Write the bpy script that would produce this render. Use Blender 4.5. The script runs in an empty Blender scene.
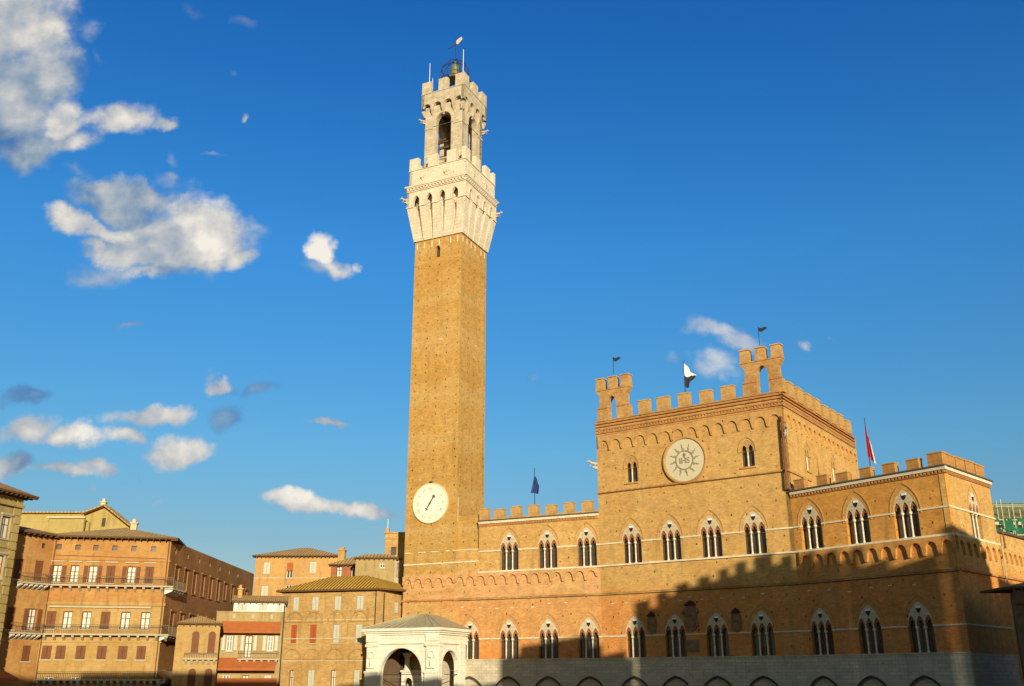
import bpy, math, random
from mathutils import Vector
from mathutils.geometry import tessellate_polygon
R = math.radians
random.seed(7)
scene = bpy.context.scene
col = scene.collection

# ------------------------------------------------------------------ camera
cd = bpy.data.cameras.new('camera'); cam = bpy.data.objects.new('camera', cd); col.objects.link(cam)
cam.location = (0, 0, 0); cam.rotation_euler = (R(90 + 19.018), 0, 0)
cd.sensor_width = 36; cd.lens = 975.3 * 36 / 1024; cd.clip_start = 0.5; cd.clip_end = 6000
scene.camera = cam

# ------------------------------------------------------------------ light
SUN_EL = 12.0
SUN_AZ = 14.0          # degrees to the right of straight behind the camera
sx, sy = math.sin(R(SUN_AZ)), -math.cos(R(SUN_AZ))
sun_dir = Vector((sx * math.cos(R(SUN_EL)), sy * math.cos(R(SUN_EL)), math.sin(R(SUN_EL))))
sl = bpy.data.lights.new('sun', 'SUN'); sl.energy = 5.0; sl.angle = R(0.30); sl.color = (0.86, 0.785, 0.56)
so = bpy.data.objects.new('sun', sl); col.objects.link(so)
so.rotation_euler = sun_dir.to_track_quat('Z', 'Y').to_euler(); so.location = (30, -60, 60)

scene.view_settings.view_transform = 'Standard'; scene.view_settings.look = 'None'
scene.view_settings.exposure = 0.35; scene.view_settings.gamma = 1.0
scene.view_settings.use_curve_mapping = False
scene.cycles.max_bounces = 6

# ---- world: physical sky, with clouds placed by direction
world = bpy.data.worlds.new('World'); scene.world = world; world.use_nodes = True

class NT:
    def __init__(s, tree): s.t = tree; s.n = tree.nodes; s.l = tree.links
    def new(s, ty, **kw):
        n = s.n.new(ty)
        for k, v in kw.items(): setattr(n, k, v)
        return n
    def put(s, sock, v):
        if isinstance(v, bpy.types.NodeSocket): s.l.new(v, sock)
        else:
            if sock.type == 'RGBA' and hasattr(v, '__len__') and len(v) == 3: v = (*v, 1)
            sock.default_value = v
    def m(s, op, a, b=0.0, c=0.0, clamp=False):
        n = s.new('ShaderNodeMath', operation=op, use_clamp=clamp)
        s.put(n.inputs[0], a); s.put(n.inputs[1], b)
        if op in ('MULTIPLY_ADD', 'SMOOTH_MIN', 'SMOOTH_MAX', 'COMPARE', 'WRAP'): s.put(n.inputs[2], c)
        return n.outputs[0]
    def vm(s, op, a, b=(0, 0, 0)):
        n = s.new('ShaderNodeVectorMath', operation=op); s.put(n.inputs[0], a); s.put(n.inputs[1], b)
        return n.outputs['Value'] if op in ('LENGTH', 'DISTANCE', 'DOT_PRODUCT') else n.outputs['Vector']
    def mix(s, fac, a, b, blend='MIX', clamp=False):
        n = s.new('ShaderNodeMix', data_type='RGBA', blend_type=blend, clamp_factor=True)
        s.put(n.inputs['Factor'], fac); s.put(n.inputs[6], a); s.put(n.inputs[7], b)
        return n.outputs[2]
    def noise(s, vec, scale, detail=4, rough=0.55, dist=0.0, out='Fac'):
        n = s.new('ShaderNodeTexNoise'); s.put(n.inputs['Vector'], vec)
        n.inputs['Scale'].default_value = scale; n.inputs['Detail'].default_value = detail
        n.inputs['Roughness'].default_value = rough; n.inputs['Distortion'].default_value = dist
        return n.outputs[out]
    def smooth(s, v, a, b, x=0.0, y=1.0):
        n = s.new('ShaderNodeMapRange', interpolation_type='SMOOTHSTEP')
        s.put(n.inputs[0], v); n.inputs[1].default_value = a; n.inputs[2].default_value = b
        n.inputs[3].default_value = x; n.inputs[4].default_value = y
        return n.outputs[0]
    def lin(s, v, a, b, x=0.0, y=1.0):
        n = s.new('ShaderNodeMapRange'); s.put(n.inputs[0], v)
        for i, q in enumerate((a, b, x, y)): n.inputs[i + 1].default_value = q
        return n.outputs[0]

w = NT(world.node_tree); w.n.clear()
sky = w.new('ShaderNodeTexSky', sky_type='NISHITA'); sky.sun_disc = False
sky.sun_elevation = R(SUN_EL)
sky.sun_rotation = math.atan2(sx, sy)
sky.altitude = 320; sky.air_density = 1.0; sky.dust_density = 0.3; sky.ozone_density = 3.0
hs = w.new('ShaderNodeHueSaturation'); hs.inputs['Saturation'].default_value = 1.28
hs.inputs['Value'].default_value = 1.0; w.l.new(sky.outputs[0], hs.inputs['Color'])
geo = w.new('ShaderNodeTexCoord').outputs['Generated']
sp = w.new('ShaderNodeSeparateXYZ'); w.l.new(geo, sp.inputs[0])
tr = w.new('ShaderNodeValToRGB'); w.l.new(sp.outputs[2], tr.inputs[0]); te_ = tr.color_ramp.elements
te_[0].position = 0.0; te_[0].color = (0.62, 0.50, 0.42, 1); te_[1].position = 0.62; te_[1].color = (0.70, 0.83, 1.09, 1)
for p_, c_ in ((0.127, (0.78, 0.60, 0.52, 1)), (0.22, (0.92, 0.835, 0.745, 1)), (0.41, (0.99, 1.01, 1.06, 1))):
    q_ = te_.new(p_); q_.color = c_
rear = w.smooth(sp.outputs[1], -0.55, 0.25, 1.0, 0.0)          # the sunset side of the sky is warm
SKYC = w.mix(1.0, hs.outputs[0], w.mix(rear, tr.outputs[0], (1.35, 0.84, 0.46)), 'MULTIPLY')
yy = w.m('MAXIMUM', sp.outputs[1], 0.02)
ca = w.m('DIVIDE', sp.outputs[0], yy); cb = w.m('DIVIDE', sp.outputs[2], yy)
cmb = w.new('ShaderNodeCombineXYZ'); w.l.new(ca, cmb.inputs[0]); w.l.new(cb, cmb.inputs[1])
CP = cmb.outputs[0]
wn = w.noise(CP, 9.0, 6, 0.6, 0, 'Color')
warp = w.vm('MULTIPLY', w.vm('SUBTRACT', wn, (0.5, 0.5, 0.5)), (0.085, 0.07, 0))
CW = w.vm('ADD', CP, warp)
# clouds: tangents of azimuth and elevation, half sizes, tilt (deg), brightness, density
CLOUDS = [
 (-0.6182, 0.7484, 0.0732, 0.0725, 0, 0.56, 1.20, 0.97),
 (-0.5991, 0.6565, 0.0689, 0.0689, 0, 0.4, 1.15, 0.97),
 (-0.5636, 0.7339, 0.0389, 0.0547, 15, 0.62, 1.04, 0.97),
 (-0.5302, 0.6251, 0.0259, 0.0325, 0, 0.82, 1.07, 0.97),
 (-0.5584, 0.6773, 0.0407, 0.0502, 0, 0.5, 1.07, 0.97),
 (-0.5668, 0.5823, 0.0512, 0.0344, 0, 0.42, 0.90, 0.97),
 (-0.5164, 0.5955, 0.0397, 0.0186, 0, 0.52, 0.77, 0.97),
 (-0.5156, 0.7557, 0.0205, 0.0245, 0, 0.55, 0.59, 0.3),
 (-0.4666, 0.6251, 0.0377, 0.0190, 0, 0.85, 1.07, 0.97),
 (-0.4164, 0.6197, 0.0259, 0.0095, 0, 0.8, 0.88, 0.97),
 (-0.3626, 0.4897, 0.0453, 0.0326, -10, 1.02, 1.10, 0.97),
 (-0.3455, 0.4673, 0.0518, 0.0321, 0, 0.9, 1.15, 0.97),
 (-0.3088, 0.4476, 0.0224, 0.0208, 0, 0.75, 1.04, 0.97),
 (-0.3886, 0.4501, 0.0694, 0.0232, 0, 0.6, 1.00, 0.97),
 (-0.4970, 0.4947, 0.0295, 0.0138, -12, 0.8, 1.10, 0.97),
 (-0.4512, 0.4747, 0.0451, 0.0124, -22, 0.78, 1.07, 0.97),
 (-0.4160, 0.4636, 0.0157, 0.0099, 0, 0.98, 1.04, 0.97),
 (-0.4433, 0.5010, 0.0409, 0.0164, -20, 0.34, 1.07, 0.97),
 (-0.4678, 0.5302, 0.0504, 0.0154, -6, 0.52, 0.85, 0.97),
 (-0.4244, 0.5136, 0.0388, 0.0178, -20, 0.66, 1.04, 0.97),
 (-0.4033, 0.4331, 0.0668, 0.0133, 0, 0.42, 0.75, 0.97),
 (-0.4501, 0.4331, 0.0535, 0.0174, 0, 0.36, 0.66, 0.6),
 (-0.3904, 0.5354, 0.0124, 0.0124, 0, 0.5, 0.66, 0.6),
 (-0.2099, 0.4574, 0.0157, 0.0197, 0, 1, 1.10, 0.97),
 (-0.1964, 0.4379, 0.0290, 0.0109, 0, 0.9, 1.07, 0.97),
 (-0.1652, 0.4403, 0.0080, 0.0116, 0, 0.7, 0.59, 0.6),
 (-0.3887, 0.5613, 0.0126, 0.0265, 20, 0.6, 0.52, 0.28),
 (-0.3944, 0.5302, 0.0216, 0.0200, 0, 0.6, 0.48, 0.28),
 (-0.3467, 0.5691, 0.0217, 0.0061, 0, 0.6, 0.45, 0.28),
 (-0.3169, 0.6251, 0.0071, 0.0095, 0, 0.75, 0.73, 0.97),
 (-0.3300, 0.6773, 0.0149, 0.0153, 0, 0.5, 0.38, 0.28),
 (-0.5138, 0.2894, 0.0332, 0.0120, 0, 0.05, 0.99, 0.62),
 (-0.3833, 0.2674, 0.0445, 0.0109, 6, 0.82, 1.10, 0.97),
 (-0.5098, 0.2511, 0.0400, 0.0152, 0, 0.82, 1.10, 0.97),
 (-0.4623, 0.2435, 0.0315, 0.0118, 0, 0.75, 1.04, 0.97),
 (-0.3493, 0.2285, 0.0376, 0.0171, 8, 0.82, 1.10, 0.97),
 (-0.4077, 0.2435, 0.0231, 0.0108, -15, 0.75, 1.00, 0.97),
 (-0.5228, 0.2158, 0.0312, 0.0169, 0, 0.35, 0.96, 0.97),
 (-0.4690, 0.2042, 0.0519, 0.0084, 0, 0.8, 0.85, 0.97),
 (-0.4334, 0.2095, 0.0187, 0.0074, 0, 0.75, 0.96, 0.97),
 (-0.4413, 0.1844, 0.0146, 0.0064, 0, 0.6, 0.55, 0.28),
 (-0.3133, 0.2994, 0.0192, 0.0089, 0, 0.85, 1.04, 0.97),
 (-0.2997, 0.2685, 0.0254, 0.0184, 0, 0.02, 0.81, 0.62),
 (-0.2737, 0.2983, 0.0385, 0.0120, 12, 0.1, 0.59, 0.62),
 (-0.1962, 0.2565, 0.0274, 0.0043, 0, 0.8, 0.88, 0.97),
 (-0.2092, 0.1679, 0.0349, 0.0092, -8, 0.75, 1.07, 0.97),
 (-0.1656, 0.1587, 0.0409, 0.0082, -14, 0.8, 1.04, 0.97),
 (-0.4149, 0.3666, 0.0341, 0.0084, 0, 0.1, 0.48, 0.62),
 (0.2179, 0.3597, 0.0324, 0.0166, -8, 0.75, 0.81, 0.62),
 (0.2388, 0.3481, 0.0352, 0.0165, -20, 0.75, 0.81, 0.62),
 (0.2219, 0.3230, 0.0383, 0.0261, 0, 0.7, 0.63, 0.62),
 (0.1794, 0.3332, 0.0203, 0.0107, 0, 0.5, 0.38, 0.28),
 (0.3147, 0.3470, 0.0131, 0.0110, -20, 0.75, 0.63, 0.6),
 (0.3457, 0.3527, 0.0203, 0.0055, 0, 0.5, 0.34, 0.28),
 (0.0225, 0.3095, 0.0166, 0.0104, 0, 0.4, 0.52, 0.28),
 (-0.3906, 0.2000, 0.0130, 0.0114, 40, 0.5, 0.38, 0.28),
 (-0.3571, 0.1792, 0.0194, 0.0064, 0, 0.5, 0.38, 0.28),
 (-0.3930, 0.7747, 0.0307, 0.0138, -40, 0.4, 0.40, 0.28),
 (-0.3285, 0.7542, 0.0304, 0.0135, -30, 0.5, 0.45, 0.28),
 (-0.4074, 0.4673, 0.0563, 0.0247, -8, 0.66, 1.00, 0.97),
 (-0.4393, 0.4525, 0.0515, 0.0172, -8, 0.52, 0.85, 0.97),
 (-0.3428, 0.4403, 0.0491, 0.0122, 0, 0.62, 0.80, 0.97),
 (-0.4752, 0.5175, 0.0457, 0.0204, -20, 0.45, 0.75, 0.9),
 (-0.4980, 0.7168, 0.0169, 0.0428, 25, 0.5, 0.30, 0.3),
 (-0.1865, 0.4403, 0.0223, 0.0122, 0, 0.6, 0.40, 0.6),
 (-0.4030, 0.4772, 0.0384, 0.0249, -10, 0.7, 1.10, 0.97),
 (-0.4228, 0.4550, 0.0538, 0.0221, -8, 0.56, 1.00, 0.97),
 (-0.3611, 0.4550, 0.0583, 0.0245, 0, 0.7, 1.10, 0.97),
 (-0.4629, 0.4611, 0.0292, 0.0123, -20, 0.6, 0.80, 0.97),
 (-0.4492, 0.5111, 0.0456, 0.0203, -20, 0.42, 0.95, 0.97),
 (-0.5048, 0.5561, 0.0347, 0.0156, -20, 0.45, 0.50, 0.6),
 (-0.2139, 0.4331, 0.0156, 0.0170, 30, 0.6, 0.45, 0.5),
]
best = None; wsum = None; bsum = None; osum = None
for cx, cy, rx, ry, tilt, br, de, op in CLOUDS:
    mp = w.new('ShaderNodeMapping', vector_type='TEXTURE')
    mp.inputs['Location'].default_value = (cx, cy, 0); mp.inputs['Rotation'].default_value = (0, 0, R(tilt))
    mp.inputs['Scale'].default_value = (rx, ry, 1); w.l.new(CW, mp.inputs['Vector'])
    ln = w.vm('LENGTH', mp.outputs[0])
    v = w.m('SUBTRACT', de, ln)                          # density falls off from the middle
    best = v if best is None else w.m('SMOOTH_MAX', best, v, 0.12)
    wt = w.m('POWER', w.m('MAXIMUM', w.m('MULTIPLY_ADD', ln, -0.5, 1.0), 0.0001), 9.0)
    wsum = wt if wsum is None else w.m('ADD', wsum, wt)
    osum = w.m('MULTIPLY', wt, op) if osum is None else w.m('MULTIPLY_ADD', wt, op, osum)
    bsum = w.m('MULTIPLY', wt, br) if bsum is None else w.m('MULTIPLY_ADD', wt, br, bsum)
bright = w.m('DIVIDE', bsum, wsum)
fb = w.noise(CP, 19.0, 9, 0.58); fb2 = w.noise(w.vm('ADD', CP, (0.008, 0.014, 0)), 19.0, 9, 0.58)
big = w.noise(CP, 9.0, 3, 0.5); big2 = w.noise(w.vm('ADD', CP, (0.018, 0.026, 0)), 9.0, 3, 0.5)
dens = w.m('MULTIPLY_ADD', w.m('SUBTRACT', fb, 0.5), 1.45, best)
alpha = w.smooth(dens, -0.22, 0.55)
relief = w.m('ADD', w.m('MULTIPLY', w.m('SUBTRACT', fb, fb2), 0.9), w.m('MULTIPLY', w.m('SUBTRACT', big, big2), 1.7))
lum = w.m('ADD', w.m('MULTIPLY_ADD', bright, 0.84, 0.04), relief)
lum = w.m('ADD', lum, w.m('MULTIPLY', w.m('SUBTRACT', dens, 0.55), 0.18), clamp=True)
ramp = w.new('ShaderNodeValToRGB'); w.l.new(lum, ramp.inputs[0])
e = ramp.color_ramp.elements
e[0].position = 0.0; e[0].color = (0.085, 0.16, 0.34, 1)
e[1].position = 1.0; e[1].color = (0.92, 0.86, 0.76, 1)
for p_, c_ in ((0.35, (0.27, 0.36, 0.46, 1)), (0.62, (0.50, 0.52, 0.54, 1)), (0.82, (0.72, 0.69, 0.63, 1))):
    q = e.new(p_); q.color = c_
bg1 = w.new('ShaderNodeBackground'); w.put(bg1.inputs[0], SKYC); bg1.inputs[1].default_value = 0.13
bg2 = w.new('ShaderNodeBackground'); w.put(bg2.inputs[0], ramp.outputs[0]); bg2.inputs[1].default_value = 0.80
front = w.m('GREATER_THAN', sp.outputs[1], 0.05)
mixs = w.new('ShaderNodeMixShader')
w.l.new(w.m('MULTIPLY', w.m('MULTIPLY', alpha, front), w.m('DIVIDE', osum, wsum)), mixs.inputs[0])
w.l.new(bg1.outputs[0], mixs.inputs[1]); w.l.new(bg2.outputs[0], mixs.inputs[2])
ow = w.new('ShaderNodeOutputWorld'); w.l.new(mixs.outputs[0], ow.inputs[0])

# ------------------------------------------------------------------ materials
def newmat(name, rough=0.85):
    m = bpy.data.materials.new(name); m.use_nodes = True
    t = NT(m.node_tree); b = t.n['Principled BSDF']; b.inputs['Roughness'].default_value = rough
    b.inputs['Specular IOR Level'].default_value = 0.15
    return m, t, b
def bump(t, b, h, dist=0.05, s=0.6):
    n = t.new('ShaderNodeBump'); t.l.new(h, n.inputs['Height']); n.inputs['Distance'].default_value = dist
    n.inputs['Strength'].default_value = s; t.l.new(n.outputs[0], b.inputs['Normal'])
def uvz(t):
    uv = t.new('ShaderNodeUVMap').outputs[0]; s = t.new('ShaderNodeSeparateXYZ'); t.l.new(uv, s.inputs[0])
    return uv, s.outputs[0], s.outputs[1]
def cells(t, u, v, cu, cv, jit, r, prob, off=(0, 0)):
    """mask of small spots, one per cell of a loose grid"""
    a = t.m('MULTIPLY_ADD', u, 1 / cu, off[0]); b = t.m('MULTIPLY_ADD', v, 1 / cv, off[1])
    fa = t.m('FLOOR', a); fb_ = t.m('FLOOR', b)
    c = t.new('ShaderNodeCombineXYZ'); t.l.new(fa, c.inputs[0]); t.l.new(fb_, c.inputs[1])
    wn = t.new('ShaderNodeTexWhiteNoise', noise_dimensions='3D'); t.l.new(c.outputs[0], wn.inputs['Vector'])
    s = t.new('ShaderNodeSeparateColor'); t.l.new(wn.outputs['Color'], s.inputs[0])
    du = t.m('MULTIPLY', t.m('ABSOLUTE', t.m('SUBTRACT', t.m('FRACT', a), t.m('MULTIPLY_ADD', s.outputs[0], jit, 0.5 - jit / 2))), cu)
    dv = t.m('MULTIPLY', t.m('ABSOLUTE', t.m('SUBTRACT', t.m('FRACT', b), t.m('MULTIPLY_ADD', s.outputs[1], jit, 0.5 - jit / 2))), cv)
    m1 = t.m('MULTIPLY', t.m('LESS_THAN', du, r[0]), t.m('LESS_THAN', dv, r[1]))
    depth_ = t.m('MULTIPLY_ADD', t.m('FRACT', t.m('MULTIPLY', s.outputs[0], 7.31)), 0.6, 0.4)
    return t.m('MULTIPLY', t.m('MULTIPLY', m1, depth_), t.m('LESS_THAN', s.outputs[2], prob))
def brick_mat(name, c1, c2, dark=None, holes=0.0, blocks=0.0, cu=1.45, cv=1.5, zones=None, amp=1.0, holejit=0.35, bands=False):
    m, t, b = newmat(name, 0.9)
    uv, u, v = uvz(t)
    sc = t.new('ShaderNodeMapping'); t.l.new(uv, sc.inputs['Vector']); sc.inputs['Scale'].default_value = (1.6, 2.8, 1)
    n1 = t.noise(uv, 0.16, 5, 0.6); n2 = t.noise(sc.outputs[0], 1.6, 5, 0.7); n3 = t.noise(uv, 1.1, 6, 0.7)
    f = t.smooth(n1, 0.36, 0.64)
    if zones:      # brick of another firing by height of the wall
        base1 = None
        for z0, z1, ca_, cb_ in zones:
            cc = t.mix(f, ca_, cb_)
            if base1 is None: base1 = cc
            else:
                vv = t.m('MULTIPLY_ADD', t.m('SUBTRACT', n3, 0.5), 0.9, v)
                base1 = t.mix(t.smooth(vv, z0 - z1, z0 + z1), base1, cc)
        c = base1
    else: c = t.mix(f, c1, c2)
    pm_ = t.noise(uv, 0.42, 3, 0.5)                        # patches of repaired brick
    c = t.mix(t.smooth(pm_, 0.54, 0.60, 0, 0.22), c, (c1[0] * 1.14, c1[1] * 1.12, c1[2] * 1.15))
    c = t.mix(t.smooth(pm_, 0.46, 0.40, 0, 0.26), c, (c1[0] * 0.86, c1[1] * 0.72, c1[2] * 0.62))
    if bands:                                             # building seasons show as level bands on the shaft
        bm_ = t.new('ShaderNodeMapping'); t.l.new(uv, bm_.inputs['Vector']); bm_.inputs['Scale'].default_value = (0.06, 0.42, 1)
        bn_ = t.noise(bm_.outputs[0], 0.55, 3, 0.6)
        c = t.mix(t.smooth(bn_, 0.50, 0.56, 0, 0.5), c, (0.53, 0.335, 0.13)); c = t.mix(t.smooth(bn_, 0.46, 0.41, 0, 0.4), c, (0.43, 0.23, 0.06))
    br = t.new('ShaderNodeTexBrick'); t.l.new(uv, br.inputs['Vector'])
    br.inputs['Scale'].default_value = 1.0; br.inputs['Brick Width'].default_value = 0.34; br.inputs['Row Height'].default_value = 0.11
    br.inputs['Mortar Size'].default_value = 0.012; br.inputs['Bias'].default_value = 0.0
    br.inputs['Color1'].default_value = (0.84, 0.82, 0.80, 1); br.inputs['Color2'].default_value = (1.12, 1.12, 1.12, 1); br.inputs['Mortar'].default_value = (0.95, 0.98, 1.0, 1)
    c = t.mix(1.0, c, br.outputs['Color'], 'MULTIPLY')
    g = t.m('MULTIPLY', t.lin(n2, 0.25, 0.75, 1 - 0.13 * amp, 1 + 0.13 * amp), t.lin(n3, 0.25, 0.75, 1 - 0.2 * amp, 1 + 0.2 * amp))
    gc = t.new('ShaderNodeCombineXYZ')
    for i in range(3): t.l.new(g, gc.inputs[i])
    c = t.mix(1.0, c, gc.outputs[0], 'MULTIPLY')
    st = t.new('ShaderNodeMapping'); t.l.new(uv, st.inputs['Vector']); st.inputs['Scale'].default_value = (1.3, 0.12, 1)
    streak = t.smooth(t.noise(st.outputs[0], 1.0, 4, 0.6), 0.54, 0.72, 0, 0.36)
    c = t.mix(streak, c, (c1[0] * 0.5, c1[1] * 0.5, c1[2] * 0.5))
    if blocks: c = t.mix(t.m('MULTIPLY', cells(t, u, v, 2.3, 2.1, 0.9, (0.24, 0.08), blocks, (.3, .2)), 0.7), c, (0.62, 0.52, 0.36))
    if holes: c = t.mix(t.m('MULTIPLY', cells(t, u, v, cu, cv, holejit, (0.075, 0.095), holes), 0.9), c, (0.035, 0.02, 0.012))
    t.put(b.inputs['Base Color'], c)
    bump(t, b, n3, 0.03, 0.35)
    return m
def stone_mat(name, c1, c2, amp=0.25, bw=0.9, bh=0.38, holes=0.0, stains=0.25):
    m, t, b = newmat(name, 0.85)
    uv, u, v = uvz(t)
    n1 = t.noise(uv, 0.5, 5, 0.65); n3 = t.noise(uv, 2.4, 6, 0.7)
    c = t.mix(t.smooth(n1, 0.35, 0.65), c1, c2)
    br = t.new('ShaderNodeTexBrick'); t.l.new(uv, br.inputs['Vector']); br.inputs['Scale'].default_value = 1.0
    br.inputs['Brick Width'].default_value = bw; br.inputs['Row Height'].default_value = bh; br.inputs['Mortar Size'].default_value = 0.014
    br.inputs['Color1'].default_value = (1 - amp, 1 - amp, 1 - amp, 1); br.inputs['Color2'].default_value = (1 + amp * .6, 1 + amp * .6, 1 + amp * .6, 1)
    br.inputs['Mortar'].default_value = (0.6, 0.58, 0.55, 1)
    c = t.mix(1.0, c, br.outputs['Color'], 'MULTIPLY')
    vs_ = t.new('ShaderNodeMapping'); t.l.new(uv, vs_.inputs['Vector']); vs_.inputs['Scale'].default_value = (1.4, 0.14, 1)
    c = t.mix(t.smooth(t.noise(vs_.outputs[0], 1.3, 5, 0.65), 0.52, 0.72, 0, stains * 1.1), c, (c1[0] * .5, c1[1] * .46, c1[2] * .42))
    c = t.mix(t.smooth(n3, 0.52, 0.75, 0, stains), c, (c1[0] * .42, c1[1] * .38, c1[2] * .32))
    if holes: c = t.mix(t.m('MULTIPLY', cells(t, u, v, 1.4, 1.0, 0.5, (0.07, 0.08), holes), 0.75), c, (0.05, 0.03, 0.02))
    t.put(b.inputs['Base Color'], c); bump(t, b, t.m('ADD', n1, n3), 0.04, 0.5)
    return m
def plain(name, c, rough=0.7, var=0.15, metal=0.0, scale=2.0, spec=0.2):
    m, t, b = newmat(name, rough); b.inputs['Metallic'].default_value = metal; b.inputs['Specular IOR Level'].default_value = spec
    oc = t.new('ShaderNodeTexCoord').outputs['Object']
    n = t.noise(oc, scale, 5, 0.65)
    k = t.lin(n, 0.25, 0.75, 1 - var, 1 + var); kc = t.new('ShaderNodeCombineXYZ')
    for i in range(3): t.l.new(k, kc.inputs[i])
    t.put(b.inputs['Base Color'], t.mix(1.0, c, kc.outputs[0], 'MULTIPLY'))
    return m
def plaster(name, c1, c2, brick=0.0):
    m, t, b = newmat(name, 0.92)
    uv, u, v = uvz(t)
    n1 = t.noise(uv, 0.25, 5, 0.65); n3 = t.noise(uv, 1.7, 6, 0.75)
    st = t.new('ShaderNodeMapping'); t.l.new(uv, st.inputs['Vector']); st.inputs['Scale'].default_value = (1.6, 0.2, 1)
    n4 = t.noise(st.outputs[0], 1.2, 5, 0.65)
    c = t.mix(t.smooth(n1, 0.35, 0.65), c1, c2)
    c = t.mix(t.smooth(n3, 0.48, 0.68, 0, 0.5), c, tuple(q * .62 for q in c1))
    c = t.mix(t.smooth(n4, 0.50, 0.70, 0, 0.5), c, tuple(q * .55 for q in c2))
    if brick:
        br = t.new('ShaderNodeTexBrick'); t.l.new(uv, br.inputs['Vector']); br.inputs['Scale'].default_value = 1.0
        br.inputs['Brick Width'].default_value = 0.4; br.inputs['Row Height'].default_value = 0.14; br.inputs['Mortar Size'].default_value = 0.012
        br.inputs['Color1'].default_value = (0.75, 0.73, 0.7, 1); br.inputs['Color2'].default_value = (1.15, 1.15, 1.15, 1); br.inputs['Mortar'].default_value = (0.95, 0.95, 0.95, 1)
        c = t.mix(brick, c, br.outputs['Color'], 'MULTIPLY')
    t.put(b.inputs['Base Color'], c); bump(t, b, n3, 0.03, 0.4)
    return m
def tiles(name, c1, c2):
    m, t, b = newmat(name, 0.9)
    uv, u, v = uvz(t)
    n1 = t.noise(uv, 0.6, 5, 0.7); n3 = t.noise(uv, 5.0, 4, 0.7)
    wv = t.m('SINE', t.m('MULTIPLY', u, 2 * math.pi / 0.42)); rw = t.m('FRACT', t.m('MULTIPLY', v, 1 / 0.5))
    c = t.mix(t.smooth(n1, 0.35, 0.65), c1, c2)
    c = t.mix(t.smooth(n3, 0.42, 0.68, 0, 0.55), c, tuple(q * .5 for q in c1))
    t.put(b.inputs['Base Color'], c); bump(t, b, t.m('ADD', wv, t.m('MULTIPLY', rw, 0.6)), 0.08, 1.0)
    return m

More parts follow.
